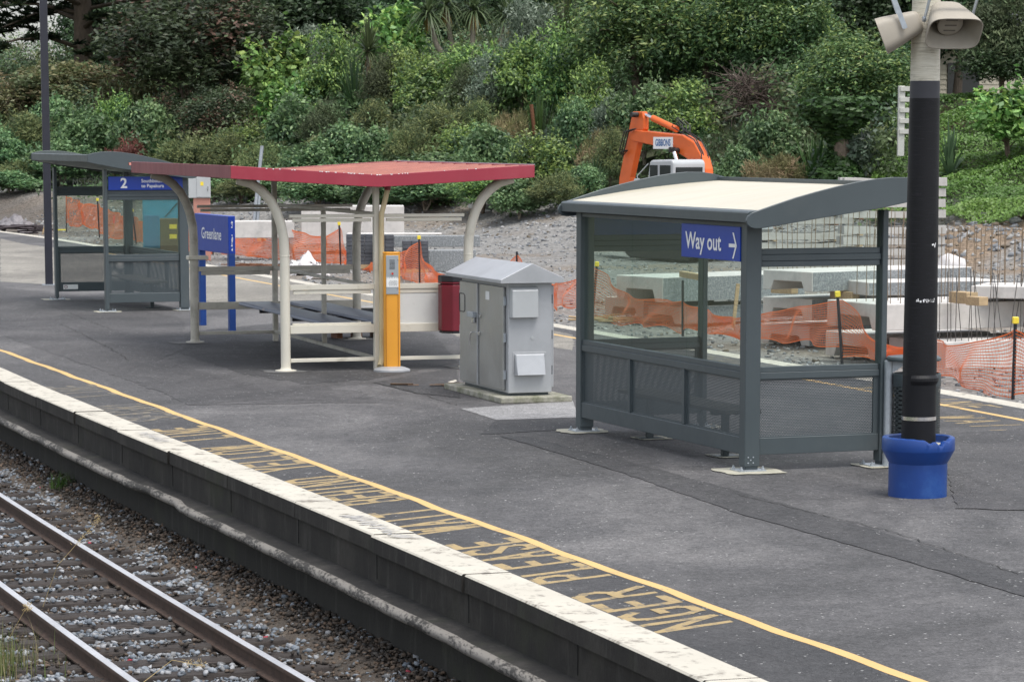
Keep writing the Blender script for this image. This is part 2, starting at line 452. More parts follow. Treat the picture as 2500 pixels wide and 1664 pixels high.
def mk_wall(name, cols, zstreak=True):
    m, n, l, p = nodes(name)
    co = coords(n, l)
    f = noise(n, l, 1.4, co, 9, 0.7)
    base = ramp(n, l, f, cols)
    stc = coords(n, l, 'Object', (4, 4, 0.5))
    s = noise(n, l, 2.2, stc, 7, 0.7)
    base = mixc(n, l, mathn(n, l, 'MULTIPLY', ramp(n, l, s, [(0.54, (0,)*3), (0.75, (1,)*3)]), 0.4), base, (0.11, 0.105, 0.095))
    moss = noise(n, l, 0.9, co, 6)
    base = mixc(n, l, mathn(n, l, 'MULTIPLY', ramp(n, l, moss, [(0.56, (0,)*3), (0.72, (1,)*3)]), 0.6), base, (0.035, 0.042, 0.018))
    l.new(base, p.inputs['Base Color'])
    p.inputs['Roughness'].default_value = 0.9
    l.new(bumpn(n, l, noise(n, l, 30, co, 8, 0.75), 0.5, 0.01), p.inputs['Normal'])
    return m
WALLM = mk_wall('grimy_concrete_wall', [(0.34, (0.009, 0.008, 0.007)), (0.52, (0.02, 0.018, 0.015)), (0.68, (0.045, 0.041, 0.035))])
WALLL = mk_wall('dark_lower_wall', [(0.3, (0.008, 0.008, 0.006)), (0.6, (0.017, 0.016, 0.013)), (0.8, (0.045, 0.043, 0.038))])  # near-black tones for the wall below the ledge
LEDGE = mk_worn('flaking_pale_ledge', (0.2, 0.187, 0.168), (0.025, 0.023, 0.02), 0.46, 0.56, 1.5, 24, (1.6, 0.45, 2.0), dirty=(0.18, 0.165, 0.15))
LEDGET = mk_wall('dirty_ledge_top', [(0.36, (0.006, 0.0055, 0.005)), (0.52, (0.016, 0.0145, 0.013)), (0.68, (0.05, 0.046, 0.041))])

def mk_attr(name, rough=0.8, bump=0.0, bscale=30, trans=0.0, spec=0.3, var=0.0):
    m, n, l, p = nodes(name)
    a = n.new('ShaderNodeAttribute'); a.attribute_name = 'col'
    c = a.outputs['Color']
    if var:
        oi = n.new('ShaderNodeObjectInfo')
        hsv = n.new('ShaderNodeHueSaturation')
        l.new(mathn(n, l, 'ADD', mathn(n, l, 'MULTIPLY', oi.outputs['Random'], var), 1 - var / 2), hsv.inputs['Value'])
        l.new(mathn(n, l, 'ADD', mathn(n, l, 'MULTIPLY', oi.outputs['Random'], 0.03), 0.485), hsv.inputs['Hue'])
        l.new(c, hsv.inputs['Color']); c = hsv.outputs[0]
    l.new(c, p.inputs['Base Color'])
    p.inputs['Roughness'].default_value = rough
    p.inputs['Specular IOR Level'].default_value = spec
    if bump: l.new(bumpn(n, l, noise(n, l, bscale, coords(n, l), 8, 0.7), bump, 0.02), p.inputs['Normal'])
    if trans:
        t = n.new('ShaderNodeBsdfTranslucent'); l.new(c, t.inputs[0])
        mx = n.new('ShaderNodeMixShader'); mx.inputs[0].default_value = trans
        l.new(p.outputs[0], mx.inputs[1]); l.new(t.outputs[0], mx.inputs[2])
        l.new(mx.outputs[0], n['Material Output'].inputs['Surface'])
    return m
LEAF = mk_attr('leaf', 0.45, trans=0.3, spec=0.4, var=0.3)
LEAFM = mk_attr('matt_leaf', 0.7, trans=0.25, spec=0.2, var=0.25)
STONE = mk_attr('loose_stone', 0.85, 0.4, 40)
BARK = M('bark', (0.13, 0.1, 0.075), 0.9, 0, 0.3, 6, 0.6, 25, stretch=(3, 3, 0.6), bdist=0.02)
BARKP = M('pale_bark', (0.26, 0.23, 0.18), 0.9, 0, 0.25, 6, 0.6, 25, stretch=(3, 3, 0.6), bdist=0.02)
TWIG = M('dead_twig', (0.085, 0.062, 0.052), 0.9, 0, 0.35, 3)

def np_mesh(name, V, F, mat, cols=None, smooth_=False):
    me = bpy.data.meshes.new(name)
    V = np.asarray(V, np.float32); F = np.asarray(F, np.int32)
    k = F.shape[1]
    me.vertices.add(len(V)); me.vertices.foreach_set('co', V.ravel())
    me.loops.add(F.size); me.loops.foreach_set('vertex_index', F.ravel())
    me.polygons.add(len(F))
    me.polygons.foreach_set('loop_start', np.arange(0, F.size, k, dtype=np.int32))
    me.polygons.foreach_set('loop_total', np.full(len(F), k, np.int32))
    if cols is not None:
        at = me.color_attributes.new('col', 'FLOAT_COLOR', 'POINT')
        c4 = np.ones((len(V), 4), np.float32); c4[:, :3] = cols
        at.data.foreach_set('color', c4.ravel())
    me.materials.append(mat)
    me.update(calc_edges=True); me.validate()
    if smooth_: me.shade_smooth()
    return me
def np_obj(name, me, parent=None):
    o = bpy.data.objects.new(name, me); COL.objects.link(o)
    if parent: o.parent = parent
    return o

# ------------------------------------------------------------------ plan of the station: edges, terrain heights
def xe(y):                              # near platform edge (outer side of the coping)
    t = clampf(y, 15.5, 39) - 30
    x = -3.762 - 0.3621*t + 0.000498*t*t + 0.0000924*t**3
    sl = -0.3621 + 2*0.000498*t + 3*0.0000924*t*t
    return x + sl * (y - 30 - t)
def nrm(f, y):                          # unit normal to the left of a line x = f(y) going away
    s = (f(y + 0.05) - f(y - 0.05)) / 0.1
    k = math.hypot(1, s)
    return (-1 / k, s / k)
def near(y, d):
    n = nrm(xe, y)
    return xe(y) + n[0]*d, y + n[1]*d
KF = (-7.02221582e-07, 8.60999023e-05, -3.29302615e-03, -3.00651822e-01, 6.90397096)
def xf(y):                              # far platform edge (outer side of its coping)
    t = clampf(y, 34, 96) - 30
    p = lambda t: (((KF[0]*t + KF[1])*t + KF[2])*t + KF[3])*t + KF[4]
    sl = (p(t + .1) - p(t - .1)) / .2
    return p(t) + sl * (y - 30 - t)
def far(y, d):
    n = nrm(xf, y)
    return xf(y) - n[0]*d, y - n[1]*d
def xr(y):                              # rail next to the platform
    t = clampf(y, 17, 40) - 30
    return -4.82 - 0.3526*t + 0.00105*t*t + (-0.3526 + 0.0021*t) * (y - 30 - t)
def railpt(y, d):
    n = nrm(xr, y)
    return xr(y) + n[0]*d, y + n[1]*d

def wob(x, y, f, seed=0.0):
    return (np.sin(x*f + 1.3*seed + 1.7*np.sin(y*f*0.7 + seed)) + np.sin(y*f*1.13 - 2.1*seed + 1.9*np.sin(x*f*0.83 + 2*seed))) * 0.5
def sm(a, b, v):
    t = np.clip((v - a) / (b - a), 0, 1)
    return t*t*(3 - 2*t)
VXF = np.vectorize(xf); VXE = np.vectorize(xe)
SITE = -0.25
def hill_s(x, y): return (x - 12.4)*0.777 + (y - 84)*0.629
def Hgt(x, y):
    x = np.asarray(x, float); y = np.asarray(y, float)
    s = hill_s(x, y) + 0.7*wob(x, y, 0.33, 2) + 0.3*wob(x, y, 0.9, 5)
    df = (x - VXF(y)) * 0.945
    z = -0.93 + (SITE + 0.93) * sm(-5, -1, df)
    z = z + sm(0.5, 4, df) * (0.05*wob(x, y, 0.9, 1) + 0.03*wob(x, y, 2.3, 3))
    bank = 1.15*sm(-5.5, 1.5, s) + 3.0*sm(1, 14, s) + 2.6*sm(13, 42, s) + 0.012*np.clip(s - 42, 0, 400)
    rough = sm(-4, 3, s) * (0.14*wob(x, y, 0.8, 4) + 0.07*wob(x, y, 2.1, 6))
    side = sm(-3, 2, df)
    left = sm(-9, -30, (x - VXE(y))*0.94) * (0.3 + 1.5*sm(-14, -40, (x - VXE(y))*0.94))
    return z + (bank + rough)*side + left
def H1(x, y): return float(Hgt(np.array([x]), np.array([y]))[0])

# ------------------------------------------------------------------ ground sheet
def make_ground():
    xs = np.concatenate([[-1500, -700, -300, -150, -90, -60, -45], np.linspace(-36, 36, 206), [45, 60, 90, 150, 300, 700, 1500]])
    ys = np.concatenate([[-400, -150, -60, -20, -5], np.linspace(4, 70, 90), np.linspace(70.6, 150, 150), [158, 170, 190, 220, 270, 350, 500, 800, 1500]])
    X, Y = np.meshgrid(xs, ys)
    Z = Hgt(X.ravel(), Y.ravel())
    V = np.c_[X.ravel(), Y.ravel(), Z]
    nx, ny = len(xs), len(ys)
    i = np.arange(ny - 1)[:, None]*nx + np.arange(nx - 1)[None, :]
    F = np.stack([i, i + 1, i + nx + 1, i + nx], -1).reshape(-1, 4)
    x, y = V[:, 0], V[:, 1]
    s = hill_s(x, y)
    df = (x - VXF(y))*0.945
    grav = np.array([0.2, 0.196, 0.188]); soil = np.array([0.15, 0.115, 0.08]); veg = np.array([0.05, 0.062, 0.028]); trk = np.array([0.075, 0.06, 0.048])
    w = sm(0.05, 0.75, wob(x, y, 0.6, 8) + 0.5*wob(x, y, 1.7, 9))[:, None]*0.55
    c = grav*(1 - w) + soil*1.15*w
    wl = (sm(-.085, -.115, x/np.maximum(y, 1))*sm(.2, .7, .55 + .4*wob(x, y, .5, 4)))[:, None]*.8
    c = c*(1 - wl) + np.array([.075, .06, .047])*wl
    wr = (sm(.125, .14, x/np.maximum(y, 1))*sm(-9, -6, s)*sm(1, -1, s)*sm(.2, .6, .55 + .5*wob(x, y, .7, 14)))[:, None]
    c = c*(1 - wr) + np.array([.19, .14, .095])*wr
    hv = sm(1.0, 3.5, s + 1.0*wob(x, y, 0.5, 3))[:, None]
    bare = sm(0.25, 0.9, wob(x, y, 0.28, 12))[:, None]
    hc = veg*(1 - bare) + np.array([0.13, 0.09, 0.065])*bare
    c = c*(1 - hv) + hc*hv
    ln = sm(-1.5, -4, df)[:, None]
    c = c*(1 - ln) + trk*ln
    far_left = sm(-6, -12, (x - VXE(y))*0.94)[:, None]
    c = c*(1 - far_left) + veg*far_left
    m, n, l, p = nodes('ground_gravel_and_soil')
    a = n.new('ShaderNodeAttribute'); a.attribute_name = 'col'
    co = coords(n, l)
    v = n.new('ShaderNodeTexVoronoi'); v.inputs['Scale'].default_value = 11; l.new(co, v.inputs['Vector'])
    g = ramp(n, l, v.outputs['Color'], [(0.0, (0.25,)*3), (1.0, (0.78,)*3)])
    base = mixc(n, l, 0.75, a.outputs['Color'], g, 'OVERLAY')
    base = mixc(n, l, 0.5, base, ramp(n, l, noise(n, l, 2.2, co, 8, 0.7), [(0.3, (0.35,)*3), (0.7, (0.65,)*3)]), 'OVERLAY')
    l.new(base, p.inputs['Base Color']); p.inputs['Roughness'].default_value = 0.95
    l.new(bumpn(n, l, mathn(n, l, 'ADD', v.outputs['Distance'], mathn(n, l, 'MULTIPLY', noise(n, l, 5, co, 6), 1.5)), 0.9, 0.05), p.inputs['Normal'])
    return setting(np_obj('ground', np_mesh('ground', V, F, m, c, True)))
make_ground()

# ------------------------------------------------------------------ platform
def ribbon(name, fa, fb, ys, z, mat, nw=1):
    V, F = [], []
    for y in ys:
        a, b = fa(y), fb(y)
        for k in range(nw + 1):
            t = k / nw
            V.append((a[0]*(1-t) + b[0]*t, a[1]*(1-t) + b[1]*t, z))
    w = nw + 1
    for i in range(len(ys) - 1):
        for k in range(nw): F.append((i*w + k, i*w + k + 1, (i+1)*w + k + 1, (i+1)*w + k))
    mb = MB(); mb.add(V, F)
    return mb.build(name, mat)
YS = [2 + 0.5*i for i in range(0, 260)]
setting(ribbon('platform', lambda y: near(y, -0.33), lambda y: (xf(y + 3) - 0.32, y + 3), YS, 0.0, ASPH, 14))

def swept(name, prof, ys, mats, place, mi=None, smoothdeg=40):
    mb = MB(); n = len(prof)
    V = [(*place(y, d), z) for y in ys for d, z in prof]
    for i in range(len(ys) - 1):
        for k in range(n - 1):
            mb.m.append(mi[k] if mi else 0)
            mb.f.append((i*n + k, i*n + k + 1, (i+1)*n + k + 1, (i+1)*n + k))
    mb.v = V
    return mb.build(name, mats, smoothdeg=smoothdeg)
YW = [2 + 0.35*i for i in range(0, 190)]
setting(swept('platform_wall', [(-0.04, -0.005), (-0.04, -0.358)], YW, WALLM, near))
rj = random.Random(3)
jit = {}
def ledge_place(y, d):
    j = jit.setdefault(round(y, 3), (rj.uniform(-.012, .01) - (.05 if 27.6 < y < 29.2 else 0), 0))
    return near(y, d + (j[0] if d > 0.1 else 0))
setting(swept('platform_ledge', [(-0.045, -0.358), (0.135, -0.372), (0.16, -0.37), (0.19, -0.378), (0.207, -0.398), (0.203, -0.424), (0.18, -0.442), (0.0, -0.45)], YW, [LEDGET, LEDGE], ledge_place, [0, 1, 1, 1, 1, 1, 1], 70))
setting(swept('lower_platform_wall', [(0.005, -0.446), (0.015, -1.2)], YW, WALLL, near))
mb = MB(); yj = 16.33 - 2.05*6
while yj < 70:
    e = [near(yj - .006, -.036), near(yj + .006, -.036), near(yj + .006, -.06), near(yj - .006, -.06)]
    mb.prism(e, 'z', -.33, -.12); yj += 2.05
setting(mb.build('wall_joints', M('dark_joint', (.006, .006, .005), .95)))
# coping slabs with open joints, painted white
mb = MB()
y0 = 16.33 - 2.05*7
rj = random.Random(5)
while y0 < 75:
    y1 = y0 + 2.05
    dz, do = rj.uniform(-.004, .006), rj.uniform(-.012, .012)
    prof = [(-0.335, -0.1), (-0.335, 0.006 + dz), (-0.012 + do, 0.008 + dz), (0.0 + do, -0.004 + dz), (0.002 + do, -0.118), (-0.05, -0.122)]
    n = len(prof); ysx = [y0 + 0.006, y0 + 0.5, y0 + 1.0, y0 + 1.5, y1 - 0.006]
    V = [(*near(y, d), z) for y in ysx for d, z in prof]
    fs = [(i*n + k, i*n + (k+1) % n, (i+1)*n + (k+1) % n, (i+1)*n + k) for i in range(4) for k in range(n)]
    ms = [1 if k in (3, 4, 5, 0) else 0 for i in range(4) for k in range(n)]
    o = len(mb.v); mb.v += V
    mb.f += [tuple(q + o for q in f) for f in fs]; mb.m += ms
    mb.f += [tuple(o + k for k in range(n)), tuple(o + 4*n + k for k in range(n))]; mb.m += [1, 1]
    y0 = y1
setting(mb.build('platform_coping', [COPING, WALLM]))
# far coping
mb = MB()
y0 = 8.0
while y0 < 150:
    y1 = y0 + 2.4
    w = 0.3
    prof = [(-w, -0.1), (-w, 0.008), (0.0, 0.008), (0.0, -0.12)]
    ysx = [y0 + .006, (y0 + y1)/2, y1 - .006]
    V = [(*far(y, d), z) for y in ysx for d, z in prof]
    o = len(mb.v); mb.v += V
    for i in range(2):
        for k in range(4): mb.f.append(tuple(o + q for q in (i*4 + k, i*4 + (k+1) % 4, (i+1)*4 + (k+1) % 4, (i+1)*4 + k))); mb.m.append(1 if k in (3, 2, 0) else 0)
    mb.f += [tuple(o + k for k in range(4)), tuple(o + 8 + k for k in range(4))]; mb.m += [1, 1]
    y0 = y1
setting(mb.build('far_platform_coping', [COPING, CONC]))
setting(swept('far_platform_wall', [(-0.03, 0.0), (-0.03, -1.2)], [5 + 2*i for i in range(75)], WALLM, far))

# yellow lines, wavering a little as hand-rolled paint does
def yl(y, off):
    w = 0.012*math.sin(y*2.3) + 0.008*math.sin(y*5.1 + 1)
    return (-2.687 - 0.36*(y - 30) + off*1.06 + w, y)
setting(ribbon('yellow_line', lambda y: yl(y, -0.045 + 0.004*math.sin(y*9)), lambda y: yl(y, 0.045), [2 + 0.2*i for i in range(240)], 0.002, YLINE))
setting(ribbon('far_yellow_line', lambda y: (xf(y) - 1.0, y), lambda y: (xf(y) - 0.9, y), [8 + 0.5*i for i in range(150)], 0.002, YLINE))

SHEETN = [0]
setting(ribbon('dark_edge_strip', lambda y: near(y, -0.345), lambda y: yl(y, -0.03), [12 + .5*i for i in range(43)], 0.0005, ASPHD))
def sheet(name, pts, k, mat, disp=True, jag=0.0, z=None):
    q = 1.0611 if disp else 1.0
    P = [G(x*q, y*q, 0) for x, y in pts]
    if jag:
        r = random.Random(len(pts)); R = []
        for i, p in enumerate(P):
            b = P[(i + 1) % len(P)]
            nseg = max(2, int((b - p).length / 0.15))
            for j in range(nseg):
                t = j / nseg
                R.append(p.lerp(b, t) + Vector((r.uniform(-jag, jag), r.uniform(-jag, jag)*3, 0)))
        P = R
    SHEETN[0] += 1
    zz = 0.0012 + 0.0006*SHEETN[0] if z is None else z
    mb = MB(); mb.add([(p.x, p.y, zz) for p in P], [tuple(range(len(P)))])
    return setting(mb.build(name, mat))
sheet('old_chip_seal', [(0, 549), (60, 562), (300, 590), (640, 643), (870, 679), (1320, 770), (1320, 806), (1060, 775), (900, 722), (560, 708), (250, 662), (0, 648)], 1, ASPHL, jag=0.03)
sheet('asphalt_patch', [(385, 787), (440, 762), (650, 742), (1000, 768), (1052, 835), (860, 872), (700, 884), (560, 860), (395, 806)], 1, ASPHD, jag=0.03)
sheet('asphalt_patch', [(0, 660), (240, 690), (420, 735), (430, 800), (360, 830), (560, 880), (830, 900), (870, 925), (430, 932), (380, 905), (0, 770)], 1, ASPHM, jag=0.03)
sheet('concrete_pad', [(1060, 940), (1318, 922), (1330, 960), (1142, 966)], 1, PADC, jag=0.004)
sheet('trench_patch', [(1104, 1000), (1142, 967), (1330, 962), (1345, 986), (1200, 994)], 1, ASPHD, jag=0.01)
sheet('trench_patch', [(1150, 1003), (1212, 1004), (1500, 1076), (1700, 1130), (2000, 1216), (2356, 1322), (2440, 1350), (2440, 1400), (2356, 1372), (2050, 1280), (1700, 1181), (1400, 1077)], 2, ASPHD, jag=0.012)
sheet('asphalt_patch', [(860, 880), (1050, 845), (1060, 915), (960, 905)], 2, ASPHD, jag=0.01)
sheet('asphalt_patch', [(2160, 1000), (2356, 985), (2500, 1010), (2500, 1180), (2200, 1170)], 1, ASPHM, jag=0.02)
# narrow cracks and seams
def crack(pts, w=0.012):
    P = [G(x*1.0611, y*1.0611) for x, y in pts]
    r = random.Random(int(pts[0][0])); Q = []
    for a, b in zip(P, P[1:]):
        n = max(2, int((b - a).length/0.12))
        Q += [a.lerp(b, i/n) + Vector((r.uniform(-.02, .02), r.uniform(-.04, .04), 0)) for i in range(n)]
    mb = MB()
    for a, b in zip(Q, Q[1:]):
        d = (b - a).normalized(); t = Vector((-d.y, d.x, 0))*w
        mb.add([(*(a - t).xy, .0079), (*(b - t).xy, .0079), (*(b + t).xy, .0079), (*(a + t).xy, .0079)], [(0, 1, 2, 3)])
    return mb
CRK = M('dark_crack', (0.035, 0.034, 0.033), 0.95, 0, 0.2, 9)
mb = MB()
for pts in ([(140, 745), (250, 800), (300, 830)], [(860, 880), (960, 905), (1060, 935)], [(430, 932), (620, 918), (870, 925)], [(1700, 1140), (2050, 1222), (2356, 1326)],
            [(0, 690), (120, 705), (260, 760)], [(560, 708), (760, 720), (900, 745)], [(1880, 1010), (2010, 1022), (2200, 1020)]):
    c = crack(pts, 0.005); mb.add(c.v, c.f)
setting(mb.build('asphalt_cracks', CRK))

# lettering painted between coping and line, read from the platform facing the track
STROKES = {
 'N': [((0,0),(0,1)),((0,1),(1,0)),((1,0),(1,1))], 'E': [((0,0),(0,1)),((0,1),(1,1)),((0,.52),(.8,.52)),((0,0),(1,0))],
 'G': [((1,.82),(.75,1)),((.75,1),(.2,1)),((.2,1),(0,.8)),((0,.8),(0,.2)),((0,.2),(.2,0)),((.2,0),(.8,0)),((.8,0),(1,.15)),((1,.15),(1,.45)),((1,.45),(.55,.45))],
 'R': [((0,0),(0,1)),((0,1),(.75,1)),((.75,1),(1,.85)),((1,.85),(1,.65)),((1,.65),(.75,.5)),((.75,.5),(0,.5)),((.45,.5),(1,0))],
 'P': [((0,0),(0,1)),((0,1),(.75,1)),((.75,1),(1,.86)),((1,.86),(1,.62)),((1,.62),(.75,.48)),((.75,.48),(0,.48))], 'L': [((0,0),(0,1)),((0,0),(1,0))],
 'A': [((0,0),(.5,1)),((.5,1),(1,0)),((.2,.35),(.8,.35))], 'S': [((1,.85),(.8,1)),((.8,1),(.2,1)),((.2,1),(0,.85)),((0,.85),(0,.65)),((0,.65),(1,.35)),((1,.35),(1,.15)),((1,.15),(.8,0)),((.8,0),(.2,0)),((.2,0),(0,.15))],
 'W': [((0,1),(.25,0)),((.25,0),(.5,.85)),((.5,.85),(.75,0)),((.75,0),(1,1))], 'I': [((.5,0),(.5,1))], 'T': [((.5,0),(.5,1)),((0,1),(1,1))],
 'B': [((0,0),(0,1)),((0,1),(.75,1)),((.75,1),(.95,.85)),((.95,.85),(.95,.65)),((.95,.65),(.75,.52)),((.75,.52),(0,.52)),((.75,.52),(1,.38)),((1,.38),(1,.14)),((1,.14),(.75,0)),((.75,0),(0,0))],
 'H': [((0,0),(0,1)),((1,0),(1,1)),((0,.5),(1,.5))], 'D': [((0,0),(0,1)),((0,1),(.7,1)),((.7,1),(1,.8)),((1,.8),(1,.2)),((1,.2),(.7,0)),((.7,0),(0,0))],
 'Y': [((0,1),(.5,.5)),((1,1),(.5,.5)),((.5,.5),(.5,0))], 'O': [((.2,0),(0,.2)),((0,.2),(0,.8)),((0,.8),(.2,1)),((.2,1),(.8,1)),((.8,1),(1,.8)),((1,.8),(1,.2)),((1,.2),(.8,0)),((.8,0),(.2,0))]}
def painted(word, place, L, Ht, sw, mat, name):
    """stencilled strokes: place(along, up) gives the point on the platform"""
    mb = MB(); n = len(word); pitch = L/n; r = random.Random(len(word))
    for i, ch in enumerate(word):
        w = pitch*.6
        for (p, q) in STROKES[ch]:
            a0, b0, a1, b1 = i*pitch + p[0]*w + sw, (p[1] - .5)*Ht, i*pitch + q[0]*w + sw, (q[1] - .5)*Ht
            da, db = a1 - a0, b1 - b0; k = math.hypot(da, db); ea, eb = da/k*sw*.5, db/k*sw*.5
            na, nb = -db/k*sw*.5, da/k*sw*.62
            steps = max(1, int(k/.1)); V = []
            for t in range(steps + 1):
                f = t/steps; a = a0 - ea + (da + 2*ea)*f; b_ = b0 - eb + (db + 2*eb)*f
                j1, j2 = r.uniform(.85, 1.15), r.uniform(.85, 1.15)
                V += [place(a + na*j1, b_ + nb*j1), place(a - na*j2, b_ - nb*j2)]
            mb.add([(x, y, 0.0011 + .00035*(STROKES[ch].index((p, q)))) for x, y in V], [(2*t, 2*t + 1, 2*t + 3, 2*t + 2) for t in range(steps)])
    return setting(mb.build(name, mat))
def lettering(word, ya, yb, mat, drop=0.0):
    n = nrm(xe, (ya + yb)/2); L = (yb - ya)/abs(n[0])
    def place(a, b_):
        return near(ya + (a - .42*b_)*abs(n[0]), -0.655 + b_)
    painted(word, place, L, .53, .072, mat, 'platform_lettering')
lettering('NGER', 17.95, 19.55, LETT)
lettering('PLEASE', 19.95, 22.0, LETT)
lettering('WAIT', 22.5, 23.85, LETT)
lettering('BEHIND', 24.3, 26.2, LETT)
lettering('YELLOW', 26.75, 28.95, LETT)
lettering('LINE', 29.55, 30.85, LETT)
lettering('SEAGNI', 31.6, 33.6, LETTF)
lettering('LINE', 34.6, 36.2, LETTF)
def far_lettering(word, ya, yb, d0, d1, mat):
    painted(word, lambda a, b_: far(yb - a, (d0 + d1)/2 + b_), yb - ya, abs(d1 - d0)*.9, .05, mat, 'far_platform_lettering')
far_lettering('LINE', 33.4, 35.2, -0.95, -0.4, LETT)
far_lettering('YELLOW', 36, 38.4, -0.95, -0.4, LETT)
far_lettering('WAIT', 31.0, 32.8, -1.75, -1.15, LETT)
far_lettering('BEHIND', 39.2, 41.6, -0.95, -0.4, LETTF)
# grey scrawl on the coping
def scrawl(ya, yb, seed):
    r = random.Random(seed); mb = MB(); y = ya
    while y < yb:
        d = -0.17 + r.uniform(-.03, .03); hgt = r.uniform(.05, .1)
        pts = [near(y, d - hgt), near(y + r.uniform(.02, .06), d + hgt), near(y + r.uniform(.04, .1), d - hgt*r.uniform(-.4, 1))]
        for a, b in zip(pts, pts[1:]):
            vx, vy = b[0] - a[0], b[1] - a[1]; k = math.hypot(vx, vy); tx, ty = -vy/k*.008, vx/k*.008
            mb.add([(a[0]-tx, a[1]-ty, .016), (b[0]-tx, b[1]-ty, .016), (b[0]+tx, b[1]+ty, .016), (a[0]+tx, a[1]+ty, .016)], [(0, 1, 2, 3)])
        y += r.uniform(.07, .12)
    return setting(mb.build('coping_scrawl', M('grey_scrawl_ink', (0.3, 0.3, 0.32), 0.8)))
scrawl(22.2, 23.5, 1); scrawl(29.4, 30.3, 2)

# ------------------------------------------------------------------ track
RAILT = -0.75
def mk_rail_top():
    m, n, l, p = nodes('polished_rail_head')
    f = noise(n, l, 3, coords(n, l), 5)
    l.new(ramp(n, l, f, [(0.3, (0.5, 0.5, 0.52)), (0.7, (0.68, 0.68, 0.7))]), p.inputs['Base Color'])
    p.inputs['Metallic'].default_value = 0.6; p.inputs['Roughness'].default_value = 0.38
    return m
RTOP = mk_rail_top()
RSIDE = M('rusted_rail_side', (0.06, 0.036, 0.025), 0.85, 0.0, 0.3, 14, 0.2, 60)
def rail(d, label):
    h = 0.034
    prof = [(-.065, -.14), (-.065, -.128), (-.012, -.112), (-.01, -.05), (-h, -.036), (-h, -.012), (-h+.003, -.006), (-h+.01, -.001), (0, 0), (h-.01, -.001), (h-.003, -.006), (h, -.012), (h, -.036), (.01, -.05), (.012, -.112), (.065, -.128), (.065, -.14)]
    mi = [1]*6 + [0]*4 + [1]*6
    o = swept('rail', [(d + a, RAILT + b) for a, b in prof], [8 + 0.4*i for i in range(130)], [RTOP, RSIDE], railpt, mi, 30)
    return tag(o, label, 'rail', 'rails of the track')
rail(0.0, 'polished steel rail nearest the platform wall')
rail(1.137, 'polished steel rail farther from the platform, beside the grass')
slp = []
for k in range(3):
    r = random.Random(40 + k); mb = MB()
    L, w, hh = 2.15, 0.21, 0.16
    N = 14; V = []
    for i in range(N + 1):
        x = -L/2 + L*i/N
        for a, b in ((-1, -1), (-1, .75), (-.85, 1), (-.2, 1), (.3, 1), (.85, 1), (1, .75), (1, -1)):
            e = r.uniform(-.008, .008)
            V.append((x + (r.uniform(-.03, .03) if i in (0, N) else 0), a*w/2 + e, -hh/2 + b*hh/2 + (r.uniform(-.01, .002) if b > .5 else 0)))
    fs = [(i*8 + q, i*8 + (q+1) % 8, (i+1)*8 + (q+1) % 8, (i+1)*8 + q) for i in range(N) for q in range(8)] + [tuple(range(8)), tuple(range(N*8, N*8 + 8))]
    mb.add(V, fs)
    slp.append(mb.mesh('sleeper', SLEEP, smoothdeg=40))
y = 17.2; k = 0
rs = random.Random(9); SLY = []
while y < 40:
    o = bpy.data.objects.new('railway_sleeper', slp[k % 3]); COL.objects.link(o)
    c = railpt(y, 0.57 + rs.uniform(-.06, .06)); n = nrm(xr, y)
    o.location = (c[0], c[1], -0.872 + rs.uniform(-.012, .008)); o.rotation_euler = (0, 0, math.atan2(n[1], n[0]) + rs.uniform(-.03, .03))
    tag(o, 'old dark timber sleeper lying under the two rails in the ballast', 'sleeper', 'timber sleepers under the track')
    SLY.append(y); y += 0.565*rs.uniform(.94, 1.06); k += 1

# loose stones
def ico():
    t = (1 + 5**.5)/2
    v = np.array([(-1,t,0),(1,t,0),(-1,-t,0),(1,-t,0),(0,-1,t),(0,1,t),(0,-1,-t),(0,1,-t),(t,0,-1),(t,0,1),(-t,0,-1),(-t,0,1)], float)
    f = np.array([(0,11,5),(0,5,1),(0,1,7),(0,7,10),(0,10,11),(1,5,9),(5,11,4),(11,10,2),(10,7,6),(7,1,8),(3,9,4),(3,4,2),(3,2,6),(3,6,8),(3,8,9),(4,9,5),(2,4,11),(6,2,10),(8,6,7),(9,8,1)])
    return v/np.linalg.norm(v[0]), f
ICV, ICF = ico()
def stones(name, P, size, cols, rng, flat=0.75):
    N = len(P)
    q = rng.normal(size=(N, 4)); q /= np.linalg.norm(q, axis=1)[:, None]
    w, x, y, z = q.T
    R = np.stack([1-2*(y*y+z*z), 2*(x*y-z*w), 2*(x*z+y*w), 2*(x*y+z*w), 1-2*(x*x+z*z), 2*(y*z-x*w), 2*(x*z-y*w), 2*(y*z+x*w), 1-2*(x*x+y*y)], -1).reshape(N, 3, 3)
    sc = size[:, None]*rng.uniform(0.6, 1.25, (N, 3))
    V = ICV[None]*sc[:, None, :]*rng.uniform(0.38, 1.25, (N, 12, 1))
    V = np.einsum('nij,nkj->nki', R, V)
    V[:, :, 2] *= flat
    V += P[:, None, :]
    F = ICF[None] + (np.arange(N)*12)[:, None, None]
    C = np.repeat(cols, 12, 0)
    return np_mesh(name, V.reshape(-1, 3), F.reshape(-1, 3), STONE, C)
